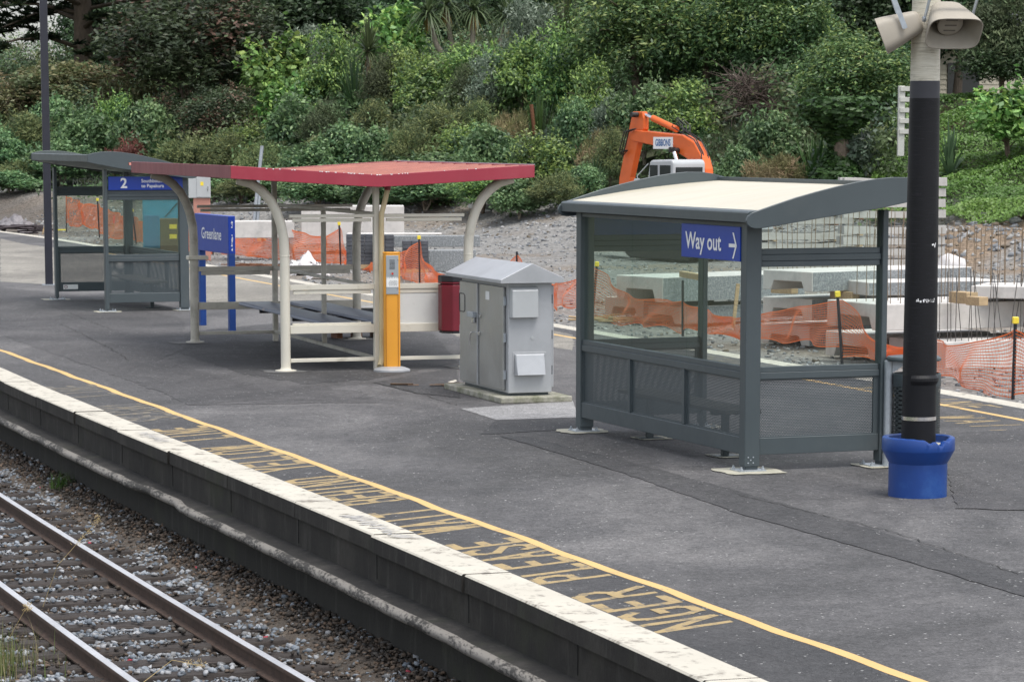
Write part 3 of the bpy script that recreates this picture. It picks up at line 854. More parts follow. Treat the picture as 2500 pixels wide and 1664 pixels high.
def ballast():
    rng = np.random.default_rng(4)
    N = 105000
    y = 17 + 23*rng.random(N)**1.25; d = rng.uniform(-1.05, 3.0, N)     # d from the rail next to the wall
    t = y - 30
    xx = -4.82 - 0.3526*t + 0.00105*t*t
    n0, n1 = -0.943, -0.333
    X, Yy = xx + n0*d, y + n1*d
    keep = (X > -0.172*Yy - 0.35)
    keep &= (np.abs(d) > 0.075) & (np.abs(d - 1.137) > 0.075)
    sl = np.array(SLY); ds = np.min(np.abs(y[:, None] - sl[None]), 1)
    on = (ds < 0.105) & (d > -0.52) & (d < 1.68)
    keep &= ~on | (rng.random(N) < 0.16)
    dusty = ((np.abs(d) < 0.32) | (np.abs(d - 1.137) < 0.3)) & (rng.random(N) < 0.45)
    keep &= ~dusty
    X, Yy, d, on, y, ds = X[keep], Yy[keep], d[keep], on[keep], y[keep], ds[keep]
    n = len(X)
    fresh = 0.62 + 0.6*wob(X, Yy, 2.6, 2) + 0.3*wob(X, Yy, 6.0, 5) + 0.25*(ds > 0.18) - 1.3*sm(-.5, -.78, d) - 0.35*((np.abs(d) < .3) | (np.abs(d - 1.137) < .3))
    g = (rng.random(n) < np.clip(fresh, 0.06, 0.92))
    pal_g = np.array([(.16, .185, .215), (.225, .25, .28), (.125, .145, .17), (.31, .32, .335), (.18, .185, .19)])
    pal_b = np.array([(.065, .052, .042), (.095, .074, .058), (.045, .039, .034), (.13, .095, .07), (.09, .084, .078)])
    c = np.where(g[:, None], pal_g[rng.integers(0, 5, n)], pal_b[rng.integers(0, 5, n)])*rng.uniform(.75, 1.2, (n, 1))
    pk = rng.random(n) < 0.0008; c[pk] = (.32, .05, .07)
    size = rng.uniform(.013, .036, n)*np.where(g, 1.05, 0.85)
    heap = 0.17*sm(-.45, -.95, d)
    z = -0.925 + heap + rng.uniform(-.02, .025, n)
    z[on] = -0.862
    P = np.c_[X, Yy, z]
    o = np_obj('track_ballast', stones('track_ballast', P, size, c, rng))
    setting(o, 'stuff', 'grey and rust brown ballast stones around the sleepers', 'ballast')
ballast()
# trodden bed under the stones
setting(swept('track_bed', [(-1.1, -0.79), (-0.75, -0.82), (-0.45, -0.925), (0.0, -0.94), (1.137, -0.94), (1.8, -0.935), (3.4, -0.95)], [8 + .5*i for i in range(90)],
              M('brown_ballast_dirt', (0.075, 0.06, 0.047), 0.95, 0, 0.35, 4, 1.0, 26, dirt=(0.16, 0.13, 0.1), dscale=2.5, bdist=0.03), railpt))

def site_stones():
    rng = np.random.default_rng(8)
    N = 34000
    y = 36 + 80*rng.random(N); x = rng.uniform(-.18, .18, N)*y
    s = hill_s(x, y); df = (x - VXF(y))*0.945
    k = (df > 0.15) & (s < 3.0)
    bankw = sm(-7, -1, s)
    k &= rng.random(N) < (0.35 + 0.65*bankw + 0.4*sm(2, 0.3, df))
    x, y, s = x[k], y[k], s[k]; n = len(x)
    z = Hgt(x, y) + 0.01
    pal = np.array([(.2, .212, .225), (.26, .265, .27), (.15, .158, .168), (.32, .32, .315), (.2, .18, .155), (.12, .1, .075)])
    c = pal[np.where(rng.random(n) < .85, rng.integers(0, 4, n), rng.integers(4, 6, n))]*rng.uniform(.8, 1.2, (n, 1))
    size = rng.uniform(.03, .07, n)*(0.8 + 0.5*(s > -6) + 1.3*((x/y > .12) & (s > -6) & (rng.random(n) < .35)))
    o = np_obj('site_gravel', stones('site_gravel', np.c_[x, y, z], size, c, rng))
    setting(o, 'stuff', 'loose grey gravel on the construction site and bank', 'gravel')
site_stones()

# ------------------------------------------------------------------ grey waiting shelter (built once, copied for the far one)
def build_shelter():
    L, Wd = 4.08, 1.40
    root = thing('waiting_shelter', 'grey steel and glass shelter with a Way out sign and cream curved roof', 'shelter', (2.072, 26.839, 0), 0.357)
    def leg(x0, x1, y0, y1, top):
        mb = MB()
        mb.box(x0, x1, y0, y1, 0.047, top)
        mb.box(x0 + .012, x1 - .012, y0 + .012, y1 - .012, 0.012, 0.06)
        p = mb.build('post', GREYP, root, 0.006)
        b = MB(); cx, cy = (x0 + x1)/2, (y0 + y1)/2
        b.box(cx - .14, cx + .12, cy - .11, cy + .11, 0.006, 0.018)
        for sx in (-.115, .095):
            for sy in (-.085, .085):
                b.lathe([(.017, .018), (.017, .034), (.009, .034), (.009, .05), (0, .05)], 6, (cx + sx, cy + sy, 0))
        b.build('base_plate', GALV, p)
        return p
    pn = leg(0, .149, 0, .125, 2.24)
    b = MB()
    for bx, bz in ((.035, .13), (.085, .13), (.06, .105), (.035, .08), (.085, .08)):
        b.lathe([(.0065, 0), (.0065, .004), (0, .006)], 8, (0, 0, 0))
        k = len(b.v) - 24
        b.v[k:] = [(bx + v[0], -v[2] - 0.0, bz + v[1]) for v in b.v[k:]]
    b.build('bolts', GALV, pn)
    leg(0, .149, L - .125, L, 2.24)
    leg(1.345, 1.40, 0, .13, 2.31)
    leg(1.345, 1.40, L - .13, L, 2.31)
    # back wall
    y0, y1 = .125, L - .125
    MB().box(.012, .075, y0, y1, .15, .302).build('bottom_beam', GREYP, root, .004)
    m = MB().box(.012, .075, y0, y1, .822, .885); m.box(.02, .068, y0, y1, .885, .935); m.build('mid_rail', GREYP, root, .004)
    MB().box(.012, .075, y0, y1, 2.165, 2.205).build('top_rail', GREYP, root, .003)
    br = [y0, 1.41, 2.72, y1]
    for i in range(3):
        a, c = br[i] + (.025 if i else 0), br[i+1] - (.025 if i < 2 else 0)
        p = MB().add([(.042, a, .302), (.042, c, .302), (.042, c, .822), (.042, a, .822)], [(0, 1, 2, 3)]).build('perforated_panel', PERFO, root)
        f = MB()
        f.box(.03, .055, a, c, .302, .312); f.box(.03, .055, a, c, .812, .822); f.box(.03, .055, a, a + .01, .312, .812); f.box(.03, .055, c - .01, c, .312, .812)
        f.build('panel_frame', GREYP, p)
        if i: MB().box(.014, .073, br[i] - .025, br[i] + .025, .302, .822).build('mullion', GREYP, root, .003)
    g = [y0, 1.401, 2.721, y1]
    for i in range(3): MB().box(.04, .05, g[i] + .004, g[i+1] - .004, .935, 2.165).build('glass_pane', GLASS, root)
    # end walls
    for k, (ya, yb) in enumerate(((.03, .085), (L - .085, L - .03))):
        x0, x1 = .149, 1.345
        MB().box(x0, x1, ya, yb, .146, .297).build('bottom_beam', GREYP, root, .004)
        m = MB().box(x0, x1, ya, yb, .819, .88); m.box(x0 + .004, x1 - .004, ya + .008, yb - .008, .88, .931); m.build('mid_rail', GREYP, root, .004)
        m = MB().box(x0, x1, ya, yb, 1.868, 1.924); m.box(x0 + .006, x1 - .006, ya + .008, yb - .008, 1.816, 1.868); m.box(x0 + .006, x1 - .006, ya + .008, yb - .008, 1.924, 1.977); m.build('transom', GREYP, root, .004)
        ym = (ya + yb)/2
        p = MB().add([(x0, ym, .297), (x1, ym, .297), (x1, ym, .819), (x0, ym, .819)], [(0, 1, 2, 3)]).build('perforated_panel', PERF, root)
        f = MB()
        f.box(x0, x1, ym - .012, ym + .012, .297, .307); f.box(x0, x1, ym - .012, ym + .012, .809, .819); f.box(x0, x0 + .01, ym - .012, ym + .012, .307, .809); f.box(x1 - .05, x1, ym - .012, ym + .012, .307, .809)
        f.build('panel_frame', GREYP, p)
        MB().box(x0, x1, ym - .005, ym + .005, .931, 1.816).build('glass_pane', GLASS, root)
        MB().prism([(x0, 1.977), (x1, 1.977), (x1, 2.32), (x0, 2.19)], 'y', ym - .005, ym + .005).build('glass_pane', GLASS, root)
    # sign board on the far end wall
    sb = MB().box(.09, 1.33, L - .03, L + .006, 1.977, 2.195).build('sign_board', BLUES, root, .003)
    # roof
    bx0, bx1 = -.115, 1.72
    top = [(-.115, 2.235), (-.1, 2.272), (-.06, 2.302), (.04, 2.333), (.166, 2.372), (.36, 2.43), (.568, 2.482), (.77, 2.528), (.971, 2.566), (1.15, 2.591), (1.309, 2.604), (1.47, 2.602), (1.6, 2.585), (1.72, 2.555)]
    bot = [(1.72, 2.437), (1.69, 2.425), (1.2, 2.331), (.6, 2.248), (.06, 2.168), (-.02, 2.163), (-.07, 2.172), (-.105, 2.2)]
    for ya in (-.235, L + .205): MB().prism(bot[::-1] + top[::-1], 'y', ya, ya + .03).build('end_fascia', GREYP, root, .004)
    ya, yb = -.205, L + .205
    MB().prism([(-.085, 2.214), (-.085, 2.3), (-.07, 2.314), (.03, 2.322), (.03, 2.214)], 'y', ya, yb).build('gutter', GREYP, root, .004)
    MB().prism([(1.65, 2.43), (1.715, 2.437), (1.715, 2.55), (1.65, 2.555)], 'y', ya, yb).build('front_fascia', GREYP, root, .004)
    rp = [(.034, 2.322), (.3, 2.365), (.6, 2.41), (.95, 2.455), (1.3, 2.49), (1.648, 2.515)]
    MB().prism(rp + [(x, z - .02) for x, z in rp[::-1]], 'y', ya, yb).build('roof_sheet', CREAMROOF, root, smoothdeg=30)
    sp = [(.034, 2.225), (.6, 2.285), (1.2, 2.36), (1.648, 2.43)]
    MB().prism(sp + [(x, z - .012) for x, z in sp[::-1]], 'y', ya, yb).build('ceiling_lining', GREYD, root)
    # bench inside
    be = MB()
    for i in range(3): be.box(.22 + i*.125, .335 + i*.125, .9, 3.5, .43, .465)
    bn = be.build('bench_seat', M('weathered_bench_slat', (.17, .15, .125), .8, 0, .2, 5), root, .004)
    for yy in (1.3, 3.1):
        MB().box(.26, .54, yy - .03, yy + .03, .39, .43).box(.37, .43, yy - .03, yy + .03, .012, .39).box(.28, .52, yy - .1, yy + .1, .002, .012).build('bench_leg', GREYD, bn)
    return root
shelter = build_shelter()
# the farther shelter is the same kind turned half round
yaw2, k2 = 0.355, 1.045
c2, s2 = math.cos(yaw2), math.sin(yaw2)
farsh = copy_tree(shelter)
farsh.location = (-6.936 + k2*(c2*1.4 - s2*4.08), 51.859 + k2*(s2*1.4 + c2*4.08), 0)
farsh.rotation_euler = (0, 0, yaw2 + math.pi); farsh.scale = (k2,)*3
farsh['label'] = 'grey shelter farther off, with a blue Southbound sign and scratched glass'
shelter['group'] = farsh['group'] = 'grey waiting shelters on the platform'

# Way out sign on the glazed back
ws = MB().box(-.012, .03, .118, 1.41, 1.863, 2.168).build('sign_board', BLUES, shelter, .002, label='blue Way out sign board with white arrow')
text_part('sign_lettering', 'Way out', .215, WHITE, ws, lambda x, y, z: Vector((-.0145, 1.31 - x, 2.012 + y)), 1.03, .004, align='LEFT')
ar = MB()
cx, cz = .265, 2.0
def arrow_pts():
    return [[(-.085, -.016), (.055, -.016), (.055, .016), (-.085, .016)],
            [(.02, .115), (-.01, .115), (.056, 0.0), (.086, 0.0)], [(.02, -.115), (.086, 0.0), (.056, 0.0), (-.01, -.115)]]
for q in arrow_pts(): ar.add([(-.0145, cx - x, cz + z) for x, z in q], [(0, 1, 2, 3)])
ar.build('sign_arrow', WHITE, ws)
# Southbound sign on the far shelter
fb = [c for c in farsh.children if c.name.startswith('sign_board')][0]
fb['label'] = 'blue board reading 2 Southbound to Papakura'
def fmap(x0, z0): return lambda x, y, z: Vector((x0 - x, 4.0895, z0 + y))
text_part('sign_lettering', '2', .225, WHITE, fb, fmap(1.075, 2.083), 1.0, .006)
text_part('sign_lettering', 'Southbound', .077, WHITE, fb, fmap(.785, 2.123), 1.02, .0015, align='LEFT')
text_part('sign_lettering', 'to Papakura', .077, WHITE, fb, fmap(.785, 2.043), 1.02, .0015, align='LEFT')
ETCH = M('scratched_glass_etching', (0.5, 0.53, 0.5), 0.7, 0, 0.1, 30)
def etch(body, size, y, z, sx):
    # scratched in the pane of the end wall that shows through the open side
    p = [c for c in farsh.children if c.name.startswith('glass_pane')]
    p = min(p, key=lambda o: abs(sum(v.co.y for v in o.data.vertices)/len(o.data.vertices) - .0575) + abs(max(v.co.z for v in o.data.vertices) - z[1]))
    text_part('scratched_tag', body, size, ETCH, p, lambda a, b, c: Vector((y - a, .0655, z[0] + b + a*.06)), sx, -.002)
etch('MSTOFN', .16, .78, (2.06, 2.32), .9)
etch('RANE', .15, .98, (1.73, 1.816), 1.0)
etch('SK', .15, 1.05, (1.5, 1.816), 1.0)
st = MB().box(1.0, 1.26, .0855, .087, .185, .265).build('notice_sticker', PAPER, farsh, label='white no smoking sticker')
nsr = MB(); 
for k in range(16):
    a, b = 2*math.pi*k/16, 2*math.pi*(k+1)/16
    nsr.add([(1.215 + r*math.cos(t), .0875, .225 + r*math.sin(t)) for r, t in ((.022, a), (.03, a), (.03, b), (.022, b))], [(0, 1, 2, 3)])
nsr.box(1.213, 1.217, .0873, .0877, .2, .25)
nsr.build('no_smoking_mark', REDBIN, st)
# cream mortar pads under the feet
def pad(P, k, seed, r=.3, mat=MORTAR):
    rr = random.Random(seed); n = 22; pts = []
    for i in range(n):
        a = 2*math.pi*i/n
        sq = 1/max(abs(math.cos(a)), abs(math.sin(a)))
        e = .86*r*min(sq, 1.32)*rr.uniform(.86, 1.06)
        pts.append((e*math.cos(a), e*math.sin(a)))
    R = Matrix.Rotation(.36, 2)
    mb = MB(); mb.add([(*(Vector(P[:2]) + R @ Vector(p)), .0078) for p in pts], [tuple(range(n))])
    return setting(mb.build('mortar_pad', mat))
cs, ss = math.cos(.357), math.sin(.357)
for i, (u, v, r) in enumerate(((.06, .06, .33), (.05, 4.02, .3), (1.37, .06, .25), (1.37, 4.02, .25), (.42, 1.3, .2), (.42, 3.1, .2))):
    pad((2.072 + cs*u - ss*v, 26.839 + ss*u + cs*v), 0, i, r)
for i, (u, v, r) in enumerate(((.03, .05, .27), (1.4, .1, .25), (.03, 4.3, .3), (1.4, 4.3, .25))):
    pad((-6.936 + c2*u - s2*v, 51.859 + s2*u + c2*v), 0, 20 + i, r)

# ------------------------------------------------------------------ cream and red double-sided shelter
def build_red():
    root = thing('open_shelter', 'cream tube-framed open shelter with a red butterfly roof and blue benches', 'shelter', (-2.884, 38.569, 0), 0.305)
    Lr = 5.75
    def bent(u, v, sgn, mat):
        pts = [(u, v, 0.0), (u, v, 1.5), (u + sgn*.01, v, 1.68), (u + sgn*.045, v, 1.86), (u + sgn*.1, v, 2.02), (u + sgn*.18, v, 2.17), (u + sgn*.29, v, 2.29), (u + sgn*.42, v, 2.38), (u + sgn*.6, v, 2.43)]
        p = MB().tube(pts, .0625, 16).build('bent_post', mat, root, smoothdeg=50)
        MB().lathe([(.135, .004), (.135, .018), (.07, .03), (.0635, .05)], 24, (u, v, 0)).build('base_flange', mat, p, smoothdeg=40)
        MB().lathe([(.064, 1.455), (.066, 1.46), (.066, 1.466), (.064, 1.47)], 16, (u, v, 0)).build('weld_ring', mat, p)
        return p
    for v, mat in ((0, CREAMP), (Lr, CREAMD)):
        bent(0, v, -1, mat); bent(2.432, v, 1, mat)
    MB().box(1.165, 1.235, -.045, .045, 0, 2.36).build('square_post', CREAMP, root, .006)
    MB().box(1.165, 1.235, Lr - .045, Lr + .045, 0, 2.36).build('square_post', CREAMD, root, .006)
    dp = M('stained_downpipe_paint', (0.6, 0.5, 0.3), 0.5, 0, 0.08, 3, dirt=(0.4, 0.2, 0.05), dscale=4, damt=(0.5, 0.75), stretch=(3, 3, 0.5))
    d = MB().tube([(1.33, -.1, 2.34), (1.325, -.1, 2.28), (1.25, -.085, 1.98), (1.248, -.085, .2), (1.23, -.085, .1), (1.2, -.14, .05)], .034, 10).build('downpipe', dp, root, smoothdeg=50)
    MB().tube([(1.33, -.1, 2.36), (1.328, -.1, 2.29)], .042, 10).build('pipe_outlet', REDF, d, smoothdeg=50)
    def bay(u0, u1, v, mat, panel, back):
        def rail(z0, z1, w=.028, a=0, b=0, n='rail', dv=0): MB().box(u0 + a, u1 - b, v - w + dv, v + w + dv, z0, z1).build(n, mat, root, .004)
        rail(.114, .161); rail(1.945, 1.987); rail(1.89, 1.934, .012, .045, .03, 'glazing_channel')
        rail(.478, .584, .03, n='apron')
        if not back: rail(.584, .61, .016, .035, .035, 'glazing_channel', .012)
        rail(1.031, 1.098); rail(.976, 1.028, .014, .045, .04, 'glazing_channel')
        if panel:
            MB().box(u0, u1, v - .006, v + .006, .584, .976).build('infill_panel', M('off_white_panel', (0.66, 0.67, 0.65), 0.5, 0, 0.05, 3, dirt=(0.45, 0.45, 0.42), dscale=2.5, damt=(.58, .85)), root)
    bay(.06, 1.165, 0, CREAMP, False, False); bay(1.29, 2.372, 0, CREAMP, True, False)
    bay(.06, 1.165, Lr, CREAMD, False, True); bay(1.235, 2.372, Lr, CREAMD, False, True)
    # frame down the middle
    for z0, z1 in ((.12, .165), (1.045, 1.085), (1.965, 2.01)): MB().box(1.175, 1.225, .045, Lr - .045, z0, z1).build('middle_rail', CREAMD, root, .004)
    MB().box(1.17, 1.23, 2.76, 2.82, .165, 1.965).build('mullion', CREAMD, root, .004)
    # benches
    for u0, u1 in ((.6, 1.08), (1.32, 1.82)):
        s = MB().prism([(u0, .55), (u0, .572), (u0 + .012, .588), (u0 + .03, .594), (u1 - .03, .594), (u1 - .012, .588), (u1, .572), (u1, .55)], 'y', .06, Lr - .25).build('bench_seat', SEATB, root, smoothdeg=50)
    for v in (.5, 2.4, 4.4):
        MB().box(.66, 1.78, v - .03, v + .03, .49, .549).build('bench_bearer', BLACKP, root)
    # butterfly roof
    va, vb, ul, um, ur = -.5, 6.32, -.79, 1.12, 3.17
    pf = [(ul, 2.447), (um - .25, 2.347), (um, 2.336), (um + .25, 2.347), (ur, 2.447), (ur, 2.608), (um + .25, 2.503), (um, 2.49), (um - .25, 2.503), (ul, 2.608)]
    MB().prism(pf, 'y', va, va + .03).build('front_fascia', REDF, root, .004)
    MB().prism(pf, 'y', vb - .03, vb).build('rear_fascia', REDD, root, .004)
    MB().box(ul, ul + .03, va + .031, vb - .031, 2.447, 2.608).build('side_fascia', REDD, root, .004, label='faded maroon side fascia of the red roof')
    MB().box(ur - .03, ur, va + .031, vb - .031, 2.447, 2.608).build('side_fascia', REDF, root, .004)
    # ribbed roof sheets, ribs running down to the valley
    prof = []; v = va + .05
    while v < vb - .12:
        prof += [(v, 0), (v + .5, 0), (v + .515, .04), (v + .56, .04), (v + .575, 0)]; v += .6
    for a, b in ((ul + .032, um - .02), (um + .02, ur - .032)):
        zz = lambda u: 2.442 + abs(u - um)/2.0*.118
        mb = MB(); n = len(prof)
        V = [(a, y, zz(a) + h) for y, h in prof] + [(b, y, zz(b) + h) for y, h in prof]
        mb.add(V, [(i, i + 1, n + i + 1, n + i) for i in range(n - 1)])
        mb.build('roof_sheet', REDR, root)
        mb = MB(); mb.add([(a, va + .03, zz(a) - .09), (b, va + .03, zz(b) - .09), (b, vb - .03, zz(b) - .09), (a, vb - .03, zz(a) - .09)], [(0, 1, 2, 3)]); mb.build('ceiling_lining', M('maroon_ceiling', (0.12, 0.06, 0.06), 0.7), root)
    MB().box(um - .05, um + .05, va + .04, vb - .04, 2.4, 2.45).build('valley_gutter', REDD, root)
    # closure strip with flute ends along the right edge
    MB().box(ur - .005, ur + .004, va, vb, 2.608, 2.618).build('edge_flashing', GALV, root)
    fl = MB(); r = random.Random(6)
    for (u0, u1, cnt) in ((-.35, .1, 5), (.3, 1.5, 30), (1.9, 2.5, 3)):
        for i in range(cnt):
            u = r.uniform(u0, u1); t = 2.49 + max(0, abs(u - um) - .0)*.0575
            if abs(u - um) < .25: t = 2.49 + abs(u - um)*.05
            w, h = r.uniform(.008, .035), r.uniform(.004, .013)
            fl.add([(u, va - .002, t + .002), (u + w, va - .002, t + .002), (u + w*.7, va - .002, t - h), (u + w*.2, va - .002, t - h*r.uniform(.4, 1))], [(0, 1, 2, 3)])
    fl.build('flaked_paint', WHITE, root)['kind'] = 'stuff'
    cl = MB().box(-.1, .2, Lr - .08, Lr + .08, 1.2, 1.26).build('clamp_bracket', CREAMP, root, .01)
    return root
red = build_red()
def loc_red(u, v): return (-2.884 + math.cos(.305)*u - math.sin(.305)*v, 38.569 + math.sin(.305)*u + math.cos(.305)*v)
sheetmat = M('cracked_old_concrete', (0.13, 0.13, 0.128), 0.9, 0, 0.2, 12, .4, 40)
for i, (u, v) in enumerate(((-.03, .02), (-.1, 5.7), (2.4, 0), (2.4, 5.75))): pad(loc_red(u, v), .0085, 50 + i, .3, sheetmat)

# ------------------------------------------------------------------ station name board
nb = thing('name_board', 'blue double-post name board reading Greenlane behind the cream shelter', 'sign', (-4.916, 48.177, 0), math.radians(-68.9))
bd = MB().box(-.2, 1.75, -.055, .055, 1.19, 1.766).build('board', BLUES, nb, .006)
bm_ = MB()
r = random.Random(4)
for i in range(26):
    z = r.uniform(1.22, 1.7); w = r.uniform(.005, .018)
    bm_.add([(1.7515, -.005 + r.uniform(-.015, .02), z), (1.7515, w, z), (1.7515, w, z + r.uniform(.008, .03)), (1.7515, -.005, z + .02)], [(0, 1, 2, 3)])
bm_.build('chipped_paint', WHITE, bd)['kind'] = 'stuff'
text_part('board_lettering', 'Greenlane', .245, WHITE, bd, lambda x, y, z: Vector((.78 + x, -.0575, 1.462 + y)), 1.12, .003)
for x in (.0, 1.7): MB().box(x - .05, x + .05, -.05, .05, 0, 1.19).build('post', BLUEP, nb, .005)

# ------------------------------------------------------------------ help point bollard
hp = thing('help_point', 'orange help point pillar with grey speaker panel and domed metal foot', 'help point', (-1.533, 38.62, 0), .12)
rr_ = []
for k in range(24):
    a = 2*math.pi*k/24; e = 4
    ca, sa = math.cos(a), math.sin(a)
    rr_.append((.108*math.copysign(abs(ca)**.5, ca), .085*math.copysign(abs(sa)**.5, sa)))
MB().prism(rr_, 'z', .055, 1.495).build('pillar', ORANGEP, hp, .002, 40)
MB().prism([(x*1.04, y*1.04) for x, y in rr_], 'z', 1.495, 1.515).build('cap', ORANGEP, hp, .006, 40)
MB().lathe([(.235, .003), (.235, .022), (.215, .035), (.17, .052), (.125, .062), (.11, .066)], 40).build('domed_foot', STEELL, hp, smoothdeg=50)
gv = MB()
for x in (-.078, .078): gv.box(x - .003, x + .003, -.0875, -.083, .07, .98)
gv.build('groove', M('dark_orange_groove', (0.32, 0.12, 0.012), .5), hp)
fp = MB().box(-.075, .083, -.094, -.084, .985, 1.475).build('face_panel', M('grey_face_panel', (0.33, 0.36, 0.38), .45, .2, .04), hp, .003)
sl = MB()
for i in range(8): sl.box(-.032, .036, -.0955, -.0935, 1.3 + i*.016, 1.306 + i*.016)
sl.build('speaker_slots', BLACKP, fp)
bt = MB().tube([(.004, -.094, 1.245), (.004, -.1, 1.245)], .021, 16).build('button_ring', CHROME, fp)
MB().tube([(.004, -.1, 1.245), (.004, -.106, 1.245)], .013, 14).build('red_button', M('red_button', (.5, .02, .015), .4), bt)
nt_ = MB().box(-.072, .08, -.0965, -.0945, 1.075, 1.185)
for i in range(7): nt_.box(-.07 + i*.021, -.058 + i*.021, -.0965, -.0945, 1.185, 1.2)
nt_ = nt_.build('paper_notice', PAPER, fp)
ln = MB(); r = random.Random(2)
for i in range(6):
    x = -.05 + r.uniform(0, .02)
    while x < .06:
        w = r.uniform(.008, .02); ln.box(x, x + w, -.0972, -.0967, 1.15 - i*.011, 1.1535 - i*.011); x += w + .005
ln.build('notice_print', BLACKP, nt_)
kn = MB()
for z in (1.06, 1.42): kn.tube([(.074, -.094, z), (.074, -.1, z)], .006, 8)
kn.build('screws', CHROME, fp)

# ------------------------------------------------------------------ stainless equipment cabinet
cb = thing('equipment_cabinet', 'stainless steel equipment cabinet with gabled lid on a mossy plinth', 'cabinet', (-.045, 34.053, 0), .32)
W_, L_, Z0, Z1 = .52, 1.74, .075, 1.336
pl = MB(); n = 15; rp_ = random.Random(5)
mb = MB().box(-.15, .7, -.2, 1.98, 0, .068)
mb.build('plinth', PLINTH, cb, .012, seg=2)
MB().box(.03, W_ - .03, .03, L_ - .03, .062, .11).build('base_frame', GREYD, cb)
MB().box(0.005, W_, 0, L_, .1, Z1).build('case', STEELL, cb, .004)
for y0, y1, nm in ((.10, .975, 0), (1.0, L_ - .01, 1)):
    d = MB().box(-.028, .0, y0, y1, .125, 1.29).build('door', STEEL, cb, .006)
    for z in (.3, .72, 1.13): MB().box(-.022, .0, (y0 - .03 if not nm else y1 - .02), (y0 if not nm else y1 + .03), z - .05, z + .05).build('hinge', GALV, d)
    if nm:
        MB().box(-.042, -.029, 1.0, 1.03, .125, 1.29).build('door_flange', STEELL, d)
        MB().box(-.085, -.03, 1.05, 1.28, .895, .955).build('lock_hasp', GALV, d, .004)
        MB().box(-.08, -.03, 1.07, 1.11, .83, .9).build('padlock', CHROME, d, .008)
        h = MB().tube([(-.03, 1.15, .72), (-.07, 1.15, .72), (-.075, 1.17, .7), (-.075, 1.2, .62), (-.07, 1.2, .56)], .009, 8).build('handle', CHROME, d, smoothdeg=60)
        rr2 = MB(); ww = [(1.52, .955), (1.56, .935), (1.72, .935), (1.73, .95), (1.73, 1.13), (1.71, 1.145), (1.56, 1.145), (1.52, 1.12)]
        rr2.tube([(-.029, y, z) for y, z in ww + ww[:1]], .006, 6)
        rr2.build('document_flap', BLACKP, d)
    else:
        MB().box(-.0305, -.0285, .59, .73, 1.12, 1.215).build('label_plate', PAPER, d)
        MB().box(-.04, -.0285, .9, .96, .9, .94).box(-.055, -.0285, .92, .95, .7, .74).build('latch', CHROME, d, .004)
# side door edge on the far long side
MB().box(W_, W_ + .045, .06, L_ - .05, .15, 1.3).build('rear_door', STEELL, cb, .004)
for z in (.35, .75, 1.15): MB().box(W_ - .012, W_ + .02, .03, .06, z - .05, z + .05).build('hinge', GREYD, cb)
# gabled lid
x0, x1, y0, y1 = -.118, .63, -.1, 2.0
xm = (x0 + x1)/2
lid = MB()
lid.prism([(x0, 1.336), (x1, 1.336), (x1, 1.392), (xm, 1.556), (x0, 1.378)], 'y', y0, y1)
lid.build('gabled_lid', STEELL, cb, .004)
v1 = MB(); v1.add([(.015, -.005, .945), (.345, -.005, .945), (.345, -.005, 1.3), (.015, -.005, 1.3), (.03, -.075, .95), (.335, -.075, .95), (.335, -.075, 1.255), (.03, -.075, 1.255)],
    [(0, 1, 5, 4), (1, 2, 6, 5), (2, 3, 7, 6), (3, 0, 4, 7), (4, 5, 6, 7)])
v1.build('upper_vent_hood', CABG, cb, .005)
v2 = MB(); v2.add([(.075, -.004, .3), (.43, -.004, .3), (.43, -.004, .54), (.075, -.004, .54), (.09, -.085, .305), (.42, -.085, .305), (.42, -.03, .53), (.09, -.03, .53)],
    [(0, 1, 5, 4), (1, 2, 6, 5), (2, 3, 7, 6), (3, 0, 4, 7), (4, 5, 6, 7)])
v2.box(.055, .45, -.004, .0, .52, .56); v2.box(.055, .075, -.004, .0, .33, .52)
v2.build('lower_vent_hood', STEELL, cb, .003)
MB().tube([(.29, -.001, .72), (.29, -.006, .72)], .02, 14).build('cable_plug', CABG, cb)
# pieces of brown litter beside the plinth
lt = MB(); r = random.Random(3)
for i in range(9):
    M4 = Matrix.Translation((r.uniform(-.45, .35), r.uniform(-.05, .05) + .0, r.uniform(.01, .035))) @ Matrix.Rotation(r.uniform(-.3, .3), 4, 'Z') @ Matrix.Rotation(r.uniform(-.5, .5), 4, 'X')
    lt.xbox(M4, r.uniform(.12, .3), r.uniform(.03, .07), .006)
o = lt.build('cardboard_scrap', M('brown_cardboard', (.2, .13, .085), .9, 0, .3, 12))
p = G(1062, 943); o.location = p; tag(o, 'torn brown strip of cardboard on the asphalt by the cabinet', 'litter')
# white painted corner mark
sheet('painted_mark', [(1030, 879), (1048, 874), (1052, 877), (1040, 882)], 3, COPING)

# ------------------------------------------------------------------ red litter bin
bx_, by_ = loc_red(2.17, -.26)
rb = thing('litter_bin', 'dark red litter bin with black top hung on the cream shelter frame', 'bin', (bx_, by_, .47), .305)
oc = lambda r: [(r*math.cos(math.pi*(2*k + 1)/8), r*math.sin(math.pi*(2*k + 1)/8)) for k in range(8)]
MB().prism(oc(.215), 'z', .03, .62).build('body', REDBIN, rb, .008)
MB().prism(oc(.2), 'z', 0, .03).build('foot', BLACKP, rb)
MB().prism(oc(.19), 'z', .62, .635).prism(oc(.218), 'z', .655, .735).build('hood', BLACKP, rb, .01)
MB().prism(oc(.216), 'z', .636, .654).build('band', REDBIN, rb)

